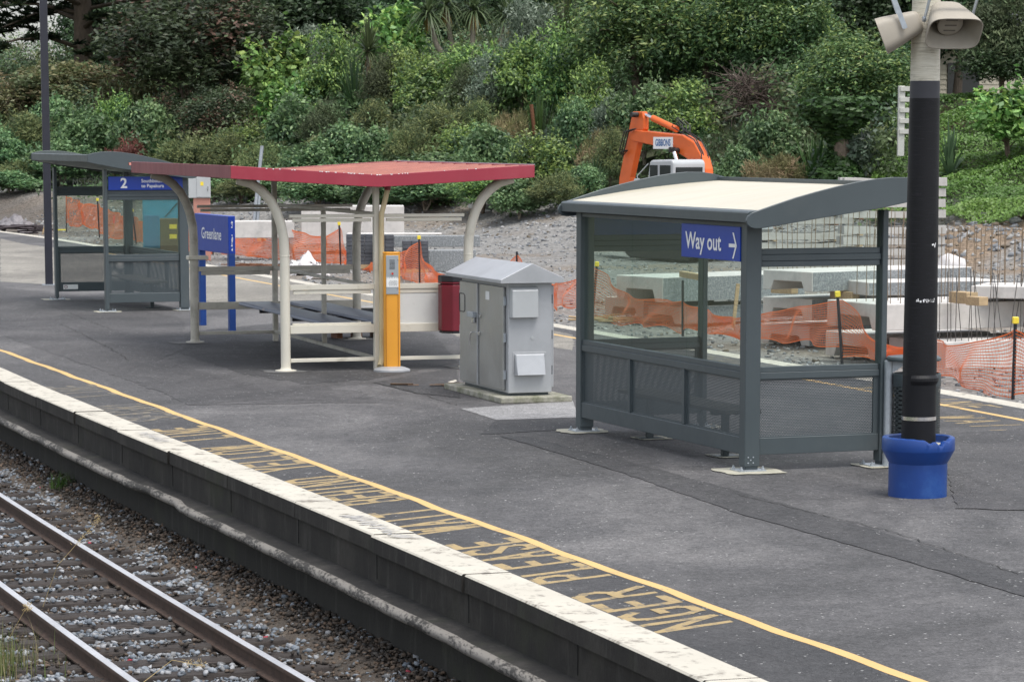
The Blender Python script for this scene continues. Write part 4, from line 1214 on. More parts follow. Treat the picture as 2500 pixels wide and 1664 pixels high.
# ------------------------------------------------------------------ loudspeaker pole in its blue collar
PX, PY = 3.378, 25.06
co_ = thing('pipe_collar', 'chipped bright blue concrete pipe collar round the black pole', 'pipe collar', (PX, PY, 0))
def chip(a, r, z):
    if z < .46: return 0
    d = (a - math.radians(300) + math.pi) % (2*math.pi) - math.pi
    e = -.045*math.exp(-(d/.42)**2)*(1 + .4*math.sin(a*17)) - .002*abs(math.sin(a*9 + 1))
    return e + .0012*math.sin(a*5)
MB().lathe([(.243, 0), (.243, .278), (.2995, .382), (.302, .39), (.302, .478), (.297, .492), (.285, .497), (.262, .497), (.25, .49), (.245, .44), (.2, .4), (.2, .38)], 96, (0, 0, 0), 0, chip).build('collar', BLUEP, co_, smoothdeg=22)
MB().lathe([(0, .431), (.246, .43)], 32).build('mortar_fill', MORTAR, co_)
po = thing('loudspeaker_pole', 'round pole wrapped in black tape below and peeling cream paint above', 'pole', (PX, PY, 0))
rad = lambda z: .146 - .0075*z
MB().tube([(0, 0, z) for z in (.43, .9, 1.0)], [rad(.43), rad(.9)*1.0, rad(1.0)], 32).build('black_sleeve', M('matt_black_sleeve', (.006, .0065, .009), .55, 0, .2, 5, spec=.25), po, smoothdeg=50)
MB().tube([(0, 0, 1.0), (0, 0, 2.0), (0, 0, 3.27)], [rad(1.0) + .002, rad(2) + .002, rad(3.27) + .002], 32).build('tape_wrap', WRAP, po, smoothdeg=50)
MB().tube([(0, 0, 3.27), (0, 0, 3.41)], [rad(3.27) + .001, rad(3.41) + .001], 32).build('dark_grey_band', M('dark_grey_tape', (.032, .033, .042), .55, 0, .1, 6), po, smoothdeg=50)
MB().tube([(0, 0, 3.41), (0, 0, 4.5), (0, 0, 7.5)], [rad(3.41), rad(4.5), rad(7.5)], 32).build('painted_shaft', FIBRE, po, smoothdeg=50)
MB().tube([(0, 0, .635), (0, 0, .665)], rad(.65) + .002, 32).build('steel_strap', CHROME, po, smoothdeg=50)
bl = MB()
for k in range(13):
    a0, a1 = math.radians(-125 + k*9), math.radians(-125 + (k+1)*9)
    for (r0, z0), (r1, z1) in (((.142, .93), (.158, .96)), ((.158, .96), (.158, .985)), ((.158, .985), (.14, 1.01))):
        bl.add([(r0*math.cos(a0), r0*math.sin(a0), z0), (r0*math.cos(a1), r0*math.sin(a1), z0), (r1*math.cos(a1), r1*math.sin(a1), z1), (r1*math.cos(a0), r1*math.sin(a0), z1)], [(0, 1, 2, 3)])
bl.build('tape_bulge', WRAP, po, smoothdeg=50)
sc_ = MB(); r = random.Random(8)
for z, a_0, a_1, cnt in ((1.62, -115, -45, 34), (2.07, -62, -42, 10)):
    for i in range(cnt):
        a = math.radians(r.uniform(a_0, a_1)); da = r.uniform(.02, .06); rr = rad(z) + .0035
        z0 = z + r.uniform(-.012, .012); h = r.uniform(.005, .018)
        sc_.add([(rr*math.cos(a), rr*math.sin(a), z0), (rr*math.cos(a + da), rr*math.sin(a + da), z0), (rr*math.cos(a + da), rr*math.sin(a + da), z0 + h), (rr*math.cos(a), rr*math.sin(a), z0 + h)], [(0, 1, 2, 3)])
sc_.build('white_scuffs', WHITE, po)

def speaker(name, label, off, rz, tilt):
    t = thing(name, label, 'loudspeaker', (PX + off[0], PY + off[1], off[2]), 0, 'horn loudspeakers on the pole')
    t.rotation_euler = (tilt, 0, rz)
    def rr(w, h, n=40, e=.45):
        out = []
        for k in range(n):
            a = 2*math.pi*k/n; c, s = math.cos(a), math.sin(a)
            out.append((w/2*math.copysign(abs(c)**e, c), h/2*math.copysign(abs(s)**e, s)))
        return out
    secs = [(-.2, .46, .3), (-.14, .43, .285), (-.05, .37, .25), (.04, .3, .215), (.1, .25, .19), (.13, .2, .16), (.145, .13, .11)]
    mb = MB(); n = 40
    V = []
    for y, w, h in secs: V += [(x, y, z) for x, z in rr(w, h)]
    inner = [(-.2, .445, .285), (-.12, .39, .25), (-.03, .31, .2), (.05, .22, .16)]
    for y, w, h in inner: V += [(x, y, z) for x, z in rr(w, h)]
    ns = len(secs); fs = []
    for i in range(ns - 1): fs += [(i*n + k, i*n + (k+1) % n, (i+1)*n + (k+1) % n, (i+1)*n + k) for k in range(n)]
    fs += [(k, (k+1) % n, ns*n + (k+1) % n, ns*n + k) for k in range(n)]
    for i in range(len(inner) - 1): fs += [((ns+i)*n + k, (ns+i)*n + (k+1) % n, (ns+i+1)*n + (k+1) % n, (ns+i+1)*n + k) for k in range(n)]
    fs += [tuple(range((ns-1)*n, ns*n)), tuple(range((ns+3)*n, (ns+4)*n))]
    mb.add(V, fs)
    h = mb.build('horn', BEIGE, t, smoothdeg=50)
    b = MB().lathe([(.075, .06), (.095, .0), (.105, -.05), (.105, -.075), (.09, -.085), (.0, -.085)], 28)
    b.v = [(x, z, y) for x, y, z in b.v]
    bo = b.build('reflex_bell', BEIGE, t, smoothdeg=50)
    g = MB()
    for z in (.05, .0, -.05): g.box(-.05, .05, -.087, -.0845, z - .006, z + .006)
    g.build('bell_slots', M('shadowed_slot', (.12, .108, .09), .6), bo)
    br = MB()
    for s in (-1, 1):
        br.xbox(Matrix.Translation((s*.2, -.0, .11)) @ Matrix.Rotation(s*.0, 4, 'Y'), .008, .04, .26)
        br.tube([(s*.19, 0, 0), (s*.215, 0, 0)], .022, 12)
    br.box(-.204, .204, -.02, .02, .236, .244)
    br.build('bracket', GALV, t)
    return t
speaker('loudspeaker', 'beige horn loudspeaker with its open mouth facing forward', (.15, -.2, 3.9), .2, math.radians(38))
speaker('loudspeaker', 'beige horn loudspeaker pointing left, seen from its side', (-.19, -.1, 3.84), math.radians(-97), math.radians(22))

# ------------------------------------------------------------------ perforated bin on a galvanised post
gb = thing('litter_bin', 'grey perforated round bin hung on a galvanised post beside the blue collar', 'bin', (3.40, 27.3, 0))
MB().tube([(0, 0, 0), (0, 0, .12)], .046, 20).tube([(0, 0, .12), (0, 0, .955)], .04, 20).build('post', GALV, gb, smoothdeg=50)
MB().lathe([(.04, .955), (.03, .968), (0, .97)], 20).build('post_cap', GALV, gb)
bd = MB().lathe([(.215, .12), (.215, .84)], 40, (.255, 0, 0)); bd.f = bd.f[:-2]; bd.m = bd.m[:-2]
bd = bd.build('perforated_drum', PERFB, gb, smoothdeg=50)
MB().lathe([(.217, .735), (.219, .74), (.219, .845), (.21, .848), (.21, .735)], 40, (.255, 0, 0)).build('top_band', GREYP, bd, smoothdeg=50)
MB().lathe([(0, .1), (.217, .1), (.217, .15), (.21, .15)], 40, (.255, 0, 0)).build('bottom_band', GREYP, bd, smoothdeg=50)
MB().lathe([(.19, .14), (.195, .8)], 24, (.255, 0, 0)).build('liner', BLACKP, gb)
MB().lathe([(0, .962), (.235, .962), (.247, .97), (.247, .985), (.235, .999), (.15, 1.008), (0, 1.012)], 40, (.225, 0, 0)).build('lid', GREYP, gb, smoothdeg=40)
MB().prism([(.03, .85), (.14, .92), (.14, .962), (.03, .962)], 'y', -.02, .02).build('lid_arm', GALV, gb)
MB().box(.03, .06, -.03, .03, .75, .83).build('hanger', BLACKP, gb)

# ------------------------------------------------------------------ black lamp post on the left
lp = thing('lamp_post', 'black square lamp post rising behind the far grey shelter', 'lamp post', (-9.36, 61.4, 0), .2)
MB().box(-.075, .075, -.075, .075, 0, 9).build('post', M('black_lamp_paint', (.018, .019, .03), .4), lp, .008)
MB().box(-.14, .14, -.14, .14, .002, .02).build('base_plate', GALV, lp)

# ------------------------------------------------------------------ stack of pavers beyond the cream shelter
stk = thing('paver_stack', 'low stack of charcoal pavers on bearers beyond the cream shelter', 'paver stack', tuple(G(870, 824)), .3)
pv = MB(); r = random.Random(2)
for k in range(3):
    for i in range(4):
        for j in range(2):
            pv.box(-.42 + i*.212 + r.uniform(-.006, .006), -.42 + i*.212 + .2, -.2 + j*.22, -.2 + j*.22 + .205, .1 + k*.115, .1 + k*.115 + .108)
pv.build('pavers', PAVER, stk, .006)
MB().box(-.44, .44, -.22, .24, .445, .46).build('cover_sheet', CONC, stk)
be = MB()
for x in (-.3, 0, .3): be.box(x - .04, x + .04, -.2, .2, 0, .1)
be.build('bearers', RUST, stk)

# ------------------------------------------------------------------ construction site
def SP(px, py, z=SITE): return G(px, py, z)

def channel(label, px, py, zb, yaw, L, Wd, Hh, notch=True, mat_end=CONC, mat_side=CONCD, bars=None, name='concrete_slab', group=None):
    """precast unit whose near end corner (bottom) is seen at the pixel; local x along its length, y across"""
    p = G(px, py, zb)
    t = thing(name, label, 'concrete slab', (p.x, p.y, zb), yaw, group or 'precast concrete units on the site')
    if notch:
        w, h = Wd, Hh
        pf = [(0, 0), (w*.16, 0), (w*.22, h*.48), (w*.78, h*.48), (w*.84, 0), (w, 0), (w, h), (0, h)]
        mb = MB().prism(pf, 'x', 0, L)
    else:
        mb = MB().box(0, L, 0, Wd, 0, Hh)
    # top and ends pale, cast sides rough
    for i, f in enumerate(mb.f):
        P = [mb.v[k] for k in f]
        ys = [q[1] for q in P]
        if max(ys) - min(ys) < 1e-6 and (abs(ys[0]) < 1e-6 or abs(ys[0] - Wd) < 1e-6): mb.m[i] = 1
    mb.build('slab', [mat_end, mat_side], t, .008)
    if bars:
        for (x, y, h, lx, ly, mt) in bars:
            o = bpy.data.objects.new('rebar', BARM[mt]); COL.objects.link(o); o.parent = t
            o.location = (x, y, Hh - .02); o.scale = (1, 1, h)
            o.rotation_euler = (ly, lx, 0)
    return t
BARM = [MB().tube([(0, 0, 0), (0, 0, 1)], .0062, 6).mesh('rebar', m) for m in (REBAR, REBARD)]
rb_ = random.Random(21)
def bars(x0, x1, step, ys, h, mt, lean=.03):
    out = []
    for y in ys:
        x = x0
        while x < x1:
            out.append((x + rb_.uniform(-.03, .03), y + rb_.uniform(-.02, .02), h*rb_.uniform(.9, 1.05), rb_.uniform(-lean, lean), rb_.uniform(-lean, lean), mt)); x += step*rb_.uniform(.8, 1.25)
    return out
def bearer(label, px, py, z, yaw, L=.9, w=.1, h=.09):
    o = MB().box(-w/2, w/2, -L/2, L/2, 0, h).build('timber_bearer', TIMB, None, .004)
    p = G(px, py, z); o.location = (p.x, p.y, z); o.rotation_euler = (0, 0, yaw)
    return tag(o, label, 'timber', 'timber bearers between the slabs')

YA = .62
# stack seen through the end pane of the near shelter
channel('channelled concrete unit at the bottom of the stack beside the netting stake', 1975, 845, SITE + .02, YA, 2.9, 1.15, .3)
channel('channelled concrete unit in the middle of the stack through the end pane', 1981, 782, SITE + .44, YA, 3.0, 1.15, .32)
channel('topmost channelled concrete unit, pale topped, through the end pane', 1983, 713, SITE + .9, YA, 3.3, 1.15, .3,
        bars=bars(.1, 3.2, .115, (1.1,), .95, 0, .05))
bearer('short timber block under the right of the topmost concrete unit', 2062, 730, SITE + .77, YA, .5, .16, .12)
bearer('timber block under the left of the topmost concrete unit', 1915, 716, SITE + .77, YA, .5, .14, .12)
# stack to the right, with forests of starter bars
channel('lowest pale concrete block behind the orange net by the bin', 2308, 906, SITE - .02, .5, 3.2, 1.35, .4, False, CONC, CONC, bars=bars(.1, 3.1, .17, (.1, .25), .98, 1, .14))
channel('long concrete unit topped by rusty bars right of the black pole', 2150, 808, SITE + .52, .42, 4.6, 1.5, .37, True, CONC, CONC, bars=bars(.1, 4.5, .13, (.15, .8), 1.08, 0, .03))
channel('channelled concrete unit under the one topped by rusty bars', 2145, 880, SITE + .02, .5, 2.0, 1.35, .36, True, CONC, CONC)
channel('dark sided concrete slab behind the black pole under the pale slabs', 2120, 722, SITE + .86, .3, 2.2, 1.0, .2, False)
channel('slanting pale slab resting on timber blocks behind the rusty bars', 2370, 727, SITE + .95, -.35, 3.0, 1.2, .17, False, CONC, CONC)
bearer('pale timber block beneath the slanting slab behind the bars', 2352, 740, SITE + .9, .5, .4, .2, .16)
bearer('smaller timber block beneath the slanting slab behind the bars', 2385, 745, SITE + .9, .5, .3, .16, .12)
# group seen through the back panes
channel('lower channelled concrete unit seen through the right back pane', 1662, 792, SITE + .02, YA, 3.0, 1.15, .3)
channel('upper channelled concrete unit seen through the right back pane', 1618, 738, SITE + .42, YA, 3.2, 1.3, .42)
channel('small channelled concrete unit at the left of the stack behind the glass', 1570, 775, SITE + .1, YA, 1.6, 1.1, .32)
bearer('timber lying on the upper concrete unit behind the glass', 1690, 680, SITE + .85, .2, 1.3, .12, .1)

# concrete sleepers stacked in tiers
cs_ = []
for k in range(2):
    mb = MB(); N = 12; V = []; L = 2.35
    for i in range(N + 1):
        x = -L/2 + L*i/N
        t = abs(2*i/N - 1)
        h = .15 + .035*smooth(.25, .75, t); w = .135
        V += [(x, -w, 0), (x, -w*.8, h), (x, w*.8, h), (x, w, 0)]
    fs = [(i*4 + q, i*4 + (q+1) % 4, (i+1)*4 + (q+1) % 4, (i+1)*4 + q) for i in range(N) for q in range(4)] + [(0, 1, 2, 3), tuple(range(N*4, N*4 + 4))]
    mb.add(V, fs)
    cs_.append(mb.mesh('concrete_sleeper', M('grey_sleeper_concrete', (.4, .39, .37), .85, 0, .12, 3, dirt=(.28, .27, .25), dscale=3), .006))
def tier(px, py, D, yaw, n, deep, label, group, gapz=None):
    p = AT(px, py, D); zb = H1(p.x, D)
    c, s_ = math.cos(yaw), math.sin(yaw)
    for k in range(n):
        for j in range(deep):
            o = bpy.data.objects.new('concrete_sleeper', cs_[0]); COL.objects.link(o)
            e = rb_.uniform(-.03, .03)
            z = zb + .1 + k*.238 + (.12 if gapz and k >= gapz else 0)
            o.location = (p.x + c*e - s_*j*.34, p.y + s_*e + c*j*.34, z); o.rotation_euler = (0, 0, yaw + rb_.uniform(-.02, .02))
            tag(o, label, 'concrete sleeper', group)
    for k in range(n):
        for x in (-.75, .75):
            o = MB().box(-.04, .04, -.15, .34*deep - .1, 0, .03 if k else .1).build('timber_bearer', RUST if k == gapz else TIMB, None)
            o.location = (p.x + c*x, p.y + s_*x, zb + (.1 + k*.238 - .03 + (.12 if gapz and k >= gapz else 0) if k else 0)); o.rotation_euler = (0, 0, yaw)
            tag(o, 'thin timber spacer between the concrete sleepers of a stack', 'timber', 'spacers in the concrete sleeper stacks')
tier(2178, 640, 68.5, .12, 9, 2, 'pale concrete railway sleeper in the taller stack behind the black pole', 'concrete sleepers in the taller stack', 5)
tier(1962, 640, 70.5, .25, 6, 2, 'pale concrete railway sleeper in the lower stack left of the tall one', 'concrete sleepers in the lower stack', 4)
p = AT(2312, 590, 67.5)
o = MB().tube([(0, 0, 0), (.15, -.1, .3), (.2, -.1, .45)], [.28, .33, .2], 14).build('plastic_drum', BAG, None, smoothdeg=60)
o.location = (p.x, p.y, H1(p.x, p.y) + .2); tag(o, 'rounded pale plastic drum at the right end of the sleeper stack', 'drum')

# orange netting on stakes
stake_m = MB().tube([(0, 0, -.3), (0, 0, 1)], .022, 8).mesh('stake', BLACKP)
cap_m = MB().box(-.038, .038, -.038, .038, .0, .085).mesh('cap', YELL, .008)
def net_mesh(segs, seed, sw):
    r = random.Random(seed); V, F = [], []
    def quad(a, b, c, d):
        k = len(V); V.extend((a, b, c, d)); F.append((k, k+1, k+2, k+3))
    cw, ch = .062, .052
    for (A, B, ha, hb, sag, base) in segs:
        A = Vector(A); B = Vector(B); d = (B - A); d.z = 0; Ln = d.length; u = d.normalized(); nn = Vector((-u.y, u.x, 0))
        n = max(4, int(Ln/cw)); rows = 18
        ph = r.uniform(0, 9)
        pts = []
        for i in range(n + 1):
            t = i/n; s = t*Ln
            zb = A.z*(1-t) + B.z*t
            top = ha*(1-t) + hb*t - sag*4*t*(1-t)*(1 + .15*math.sin(s*1.7 + ph)) + .012*math.sin(s*5 + ph)
            bot = base + .05*math.sin(s*1.3 + ph*2) + .03*math.sin(s*4.1)
            col = []
            for j in range(rows + 1):
                f = j/rows
                bulge = (.07*math.sin(s*1.9 + f*2.2 + ph) + .05*math.sin(s*4.4 - f*5 + ph) + .1*sag*math.sin(f*9 + s))*math.sin(math.pi*min(1, max(0, t*4 if t < .25 else (1-t)*4 if t > .75 else 1))/2)
                q = A + u*(s + .04*math.sin(f*7 + s*2)*sag) + nn*bulge
                q.z = zb + bot + (top - bot)*f
                col.append(q)
            pts.append(col)
        for i in range(n + 1):
            for j in range(rows + 1):
                p = pts[i][j]
                if i < n:
                    q = pts[i+1][j]; w = Vector((0, 0, sw*(1.8 if j in (0, rows) else 1)))
                    quad(p - w, q - w, q + w, p + w)
                if j < rows:
                    q = pts[i][j+1]; w = u*sw
                    quad(p - w, p + w, q + w, q - w)
    mb = MB(); mb.add(V, F)
    return mb
def fence_run(label, stakes, seed, sw):
    """stakes: (top px, top py, base px, base py, net height share, sag to the next, clearance)"""
    P = []
    b0 = SP(stakes[0][2], stakes[0][3])
    t = thing('safety_fence', label, 'safety fence', (0, 0, 0), 0, 'orange safety netting round the works')
    for k, (tx, ty, bx, by, sh, sag, clear, show) in enumerate(stakes):
        b = SP(bx, by); D = b.y; b.z = H1(b.x, b.y)
        top = AT(tx, ty, D)
        h = top.z - b.z
        P.append((b, h*sh, sag, clear))
        if show:
            o = bpy.data.objects.new('stake', stake_m); COL.objects.link(o); o.parent = t
            o.location = b; o.scale = (1, 1, h)
            ax = math.atan2(top.x - b.x, h); o.rotation_euler = (0, ax, 0)
            if show == 2:
                c = bpy.data.objects.new('cap', cap_m); COL.objects.link(c); c.parent = o
                c.location = (0, 0, 1 - .02/h); c.scale = (1, 1, 1/h)
    segs = [(P[k][0], P[k+1][0], P[k][1], P[k+1][1], P[k][2], P[k][3]) for k in range(len(P) - 1)]
    net_mesh(segs, seed, sw).build('net', NETO, t)
    return t
fence_run('orange net fence behind the far grey shelter on black stakes', [
    (162, 476, 162, 566, 1.0, .12, .32, 1), (238, 489, 243, 583, .88, .1, .12, 2), (323, 515, 333, 596, .8, .12, .05, 2), (429, 515, 430, 610, .7, .1, .02, 2), (520, 575, 520, 622, .9, .1, .0, 1)], 1, .011)
fence_run('sagging orange net fence between the name board and the steel cabinet', [
    (540, 560, 540, 622, .9, .22, .0, 0), (700, 535, 700, 634, .9, .3, .0, 1), (828, 548, 832, 646, .9, .5, .0, 2), (905, 640, 905, 664, .9, .1, .0, 0), (1023, 582, 1025, 690, .93, .45, .0, 2), (1130, 655, 1130, 712, .9, .25, .0, 0), (1262, 614, 1262, 738, .93, .3, .12, 1), (1360, 670, 1360, 765, .8, .05, .2, 0)], 2, .0095)
fence_run('orange net fence beyond the near grey shelter, running to the right edge', [
    (1360, 670, 1360, 765, .8, .1, .2, 0), (1457, 647, 1446, 784, .97, .2, .05, 2), (1667, 684, 1667, 820, .62, .12, .1, 1), (1840, 742, 1842, 852, .75, .0, .2, 0), (2045, 721, 2056, 890, .93, .3, .15, 2), (2280, 815, 2285, 930, .85, .1, .0, 0), (2479, 786, 2473, 974, .9, .1, .05, 2), (2640, 850, 2640, 1010, .9, .1, 0, 1)], 3, .0052)

# survey pegs
def peg(label, tx, ty, bx, by, mat, w=.045):
    b = SP(bx, by); b.z = H1(b.x, b.y); tp = AT(tx, ty, b.y)
    t = thing('survey_peg', label, 'peg', tuple(b), 0, 'survey pegs on the site')
    h = tp.z - b.z
    t.rotation_euler = (0, math.atan2(tp.x - b.x, h), .3)
    MB().prism([(-w/2, h), (w/2, h), (w/2, .12), (0, -.15), (-w/2, .12)], 'y', -.012, .012).build('shaft', TIMB, t)
    MB().box(-w/2 - .002, w/2 + .002, -.014, .014, h*.55, h + .002).build('painted_top', mat, t)
peg('leaning timber peg with white top beside the left lamp post', 111, 540, 104, 574, COPING)
peg('pink marked survey peg inside the view of the far shelter', 279, 525, 276, 570, PINK)
peg('tall pale timber peg at the right of the far shelter glass', 429, 548, 431, 612, COPING, .07)
peg('bright pink peg seen through the near shelter glass', 1711, 717, 1714, 800, PINK)
peg('leaning timber peg next to the pink peg behind the glass', 1803, 692, 1789, 796, TIMB, .06)

# excavator
D = 80.0
p0 = AT(1700, 500, D)
ex = thing('excavator', 'orange excavator with a white cab and raised boom above the shelter roof', 'excavator', (p0.x, D, H1(p0.x, D)), math.radians(123))
zo = -H1(p0.x, D); q = .941
def XZ(pts): return [(x*q, 2.95 - (2.95 - z)*q + zo) for x, z in pts]
tr = MB()
for s in (-1, 1):
    tr.prism([(-1.5, .1), (-1.3, 0), (1.3, 0), (1.5, .1), (1.62, .32), (1.45, .6), (-1.45, .6), (-1.62, .32)], 'y', s*1.0 - .22, s*1.0 + .22)
tr.build('tracks', RUBB, ex, .03)
MB().box(-1.9, 1.1, -1.15, 1.15, .75, 1.55).box(-.5, .5, -.5, .5, .5, .75).build('body', EXO, ex, .06)
MB().box(-1.95, -1.3, -1.12, 1.12, .72, 1.7).build('counterweight', CABW, ex, .08)
boom = XZ([(-.62, 1.7), (-.58, 2.1), (-.43, 2.42), (-.05, 2.82), (.5, 3.02), (1.22, 3.07), (2.84, 3.17), (3.0, 3.1), (3.02, 2.92), (2.91, 2.86), (1.83, 2.73), (.84, 2.58), (.28, 2.38), (-.05, 2.0), (-.2, 1.6)])
bo = MB().prism(boom, 'y', -.14, .14).build('boom', EXO, ex, .02)
stick = XZ([(2.98, 3.69), (2.5, 3.69), (2.42, 3.5), (2.42, 3.2), (2.72, 2.75), (3.06, 1.83), (3.1, 1.2), (3.7, .6), (3.78, .75), (3.62, 1.82), (3.26, 2.9), (3.1, 3.35)])
sk = MB().prism(stick, 'y', -.09, .09).build('stick', EXO, ex, .02)
bk = XZ([(3.1, .9), (3.9, .8), (4.2, .2), (3.9, -.2), (3.3, -.3), (3.05, .2)])
MB().prism(bk, 'y', -.4, .4).build('bucket', RUST, ex, .03)
c0, c1, c2_ = [Vector((a, .0, b)) for a, b in XZ([(2.5, 3.6), (2.1, 3.5), (.95, 3.18)])]
cy = MB().tube([c1, c2_], .085, 12).build('arm_cylinder', EXO, bo, smoothdeg=50)
MB().tube([c0, c1], .045, 10).build('piston_rod', CHROME, cy, smoothdeg=50)
b0_, b1_ = [Vector((a, .3, b)) for a, b in XZ([(.05, 1.5), (.62, 2.55)])]
MB().tube([b0_, b1_], .06, 10).build('boom_cylinder_rod', CHROME, ex, smoothdeg=50)
for k, (ox, oz) in enumerate(((.0, .03), (.06, .06), (-.05, .02))):
    MB().tube([(x, -.08 + k*.12, z) for x, z in XZ([(-.45, 2.3), (-.4 + ox, 2.5 + oz), (-.05 + ox, 2.88 + oz), (.5, 3.08 + oz), (.95, 3.2 + oz*3), (.8 + ox, 3.45 + oz), (.45, 3.3), (.42, 3.1)])], .017, 6).build('hydraulic_hose', RUBB, bo, smoothdeg=60)
    MB().tube([(x, .16 + k*.04, z) for x, z in XZ([(2.7, 3.2), (3.05 + k*.05, 3.12), (3.22 + k*.08, 2.7 - k*.06), (3.35, 2.42 + k*.06), (3.1, 2.6)])], .017, 6).build('hydraulic_hose', RUBB, sk, smoothdeg=60)
pb_ = MB()
for x, z in ((2.72, 3.6), (.84, 2.62), (.66, 2.6)):
    (a, b), = XZ([(x, z)]); pb_.tube([(a, -.3, b), (a, .3, b)], .07, 12)
pb_.build('pivot_pins', RUBB, bo)
pa = XZ([(1.86, 2.97), (.92, 2.97), (.92, 2.64), (1.86, 2.64)])
pnl = MB().prism(pa, 'y', .142, .149).build('name_panel', WHITE, bo)
tx0, tz0 = XZ([(1.39, 2.805)])[0]
text_part('panel_lettering', 'GIBBONS', .25, M('blue_vinyl', (.02, .12, .33), .4), pnl, lambda x, y, z: Vector((tx0 - x, .153, tz0 + y)), .66, .006)
cz0 = 1.2
cab = MB(); 
(ca, cb0), = XZ([(0, 2.34)])
cab.prism([(-.66, cz0), (.5, cz0), (.52, 1.8), (.4, cb0 - .06), (.32, cb0), (-.58, cb0 + .02), (-.66, cb0 - .06)], 'y', .2, 1.24)
cbo = cab.build('cab', CABW, ex, .05, seg=2)
def pane(x0, x1, z0, z1): return [(x0, z0), (x1, z0), (x1, z1), (x0, z1)]
MB().prism(pane(.02, .36, 1.55, cb0 - .13), 'y', 1.24, 1.252).build('door_window', DARKG, cbo, .003)
MB().prism(pane(-.55, -.08, 1.55, cb0 - .13), 'y', 1.24, 1.252).build('side_window', DARKG, cbo, .003)
MB().prism(pane(.32, 1.14, 1.6, cb0 - .2), 'x', -.676, -.663).build('rear_window', DARKG, cbo, .003)
MB().prism([(.3, 1.58), (1.16, 1.58), (1.16, cb0 - .18), (.3, cb0 - .18)], 'x', -.668, -.662).build('window_seal', RUBB, cbo)
mr = MB().tube([(.5, 1.24, 1.9), (.68, 1.36, 1.95), (.72, 1.4, 2.15), (.42, 1.26, cb0 - .1)], .014, 6)
mr.xbox(Matrix.Translation((.72, 1.4, 1.95)), .04, .16, .28)
mr.build('mirror', CABW, cbo)

# grey electrical cabinet on its pink plinth
p = AT(488, 520, 80); zb = H1(p.x, 80)
ec = thing('electrical_cabinet', 'pale grey electrical cabinet on a dusty pink plinth behind the name board', 'cabinet', (p.x, 80, zb), .12)
za_, zc_, zd_ = AT(488, 483, 80).z - zb, AT(488, 429, 80).z - zb, 0
MB().box(-.17, .27, -.16, .16, 0, za_).build('plinth', PINKPL, ec, .01)
MB().box(-.29, .285, -.2, .2, za_, zc_).build('case', CABG, ec, .008)
dd = MB().box(-.08, .28, -.215, -.2, za_ + .02, zc_ - .02).build('door', CABG, ec, .006)
MB().box(.02, .1, -.218, -.2155, za_ + .32, za_ + .42).build('warning_label', YELL, dd)
MB().tube([(.21, -.215, za_ + .2), (.21, -.24, za_ + .2), (.21, -.24, za_ + .3)], .01, 6).build('handle', CHROME, dd)
# blue container
p = AT(394, 540, 88); zb = H1(p.x, 88); w = 90/FPX*88
bx = thing('site_container', 'sky blue steel site container seen through the far shelter', 'container', (p.x, 88, zb), .12)
hh = AT(394, 478, 88).z - zb
m = MB().box(-w/2, w/2, -.5, .5, .06, hh)
bb = m.build('body', CYAN, bx, .02)
MB().box(-w/2 + .03, w/2 - .03, -.52, -.5, hh - .1, hh - .02).build('top_rail', CYAN, bb, .004)
dr = MB().box(-w/2 + .04, -.06, -.515, -.5, .1, hh - .55).build('door', M('dull_blue_door', (.05, .17, .3), .5, 0, .1, 3), bx, .006)
MB().tube([(.1, -.52, hh - .6), (.5, -.52, hh - .15)], .012, 6).build('stay_rod', BLACKP, bx)
p = AT(414, 570, 84); zb = H1(p.x, 84)
cr = thing('timber_crate', 'brown timber crate with two yellow labels in front of the blue container', 'crate', (p.x, 84, zb), .1)
hc_ = AT(414, 533, 84).z - zb
MB().box(-.26, .24, -.2, .2, 0, hc_).build('case', M('brown_stained_board', (.12, .085, .045), .8, 0, .25, 4, stretch=(1, 1, 6)), cr, .01)
for z in (hc_ - .28, hc_ - .55): MB().box(.0, .2, -.206, -.2015, z, z + .12).build('label_card', YELL, cr)

# precast blocks behind the cream shelter
def block(label, pxl, pxr, pyt, D, depth, mat, yaw=.2, name='concrete_block', cat='concrete block', pyb=None):
    a, b = AT(pxl, pyt, D), AT(pxr, pyt, D); zb = H1((a.x + b.x)/2, D) if pyb is None else AT(pxl, pyb, D).z
    o = MB().box(0, (b.x - a.x)/math.cos(yaw), 0, depth, 0, a.z - zb).build(name, mat, None, .012)
    o.location = (a.x, D, zb); o.rotation_euler = (0, 0, yaw)
    return tag(o, label, cat, 'precast blocks on the site')
block('wide pale precast block behind the right bay of the cream shelter', 735, 986, 503, 84, 1.2, CONC, .05, pyb=596)
block('pale precast block right of the name board above the orange net', 555, 716, 540, 80, .9, CONC, .05, pyb=581)
block('dark speckled granite coloured beam lying behind the cream shelter', 962, 1172, 576, 76, .5, CONCD, .1, pyb=603)
block('dark speckled beam lying on the gravel below the other beam', 1046, 1162, 611, 74, .6, CONCD, .1)
block('thin pale sheet lying over the charcoal pavers', 846, 1078, 570, 74.5, .7, CONC, .02, pyb=573)
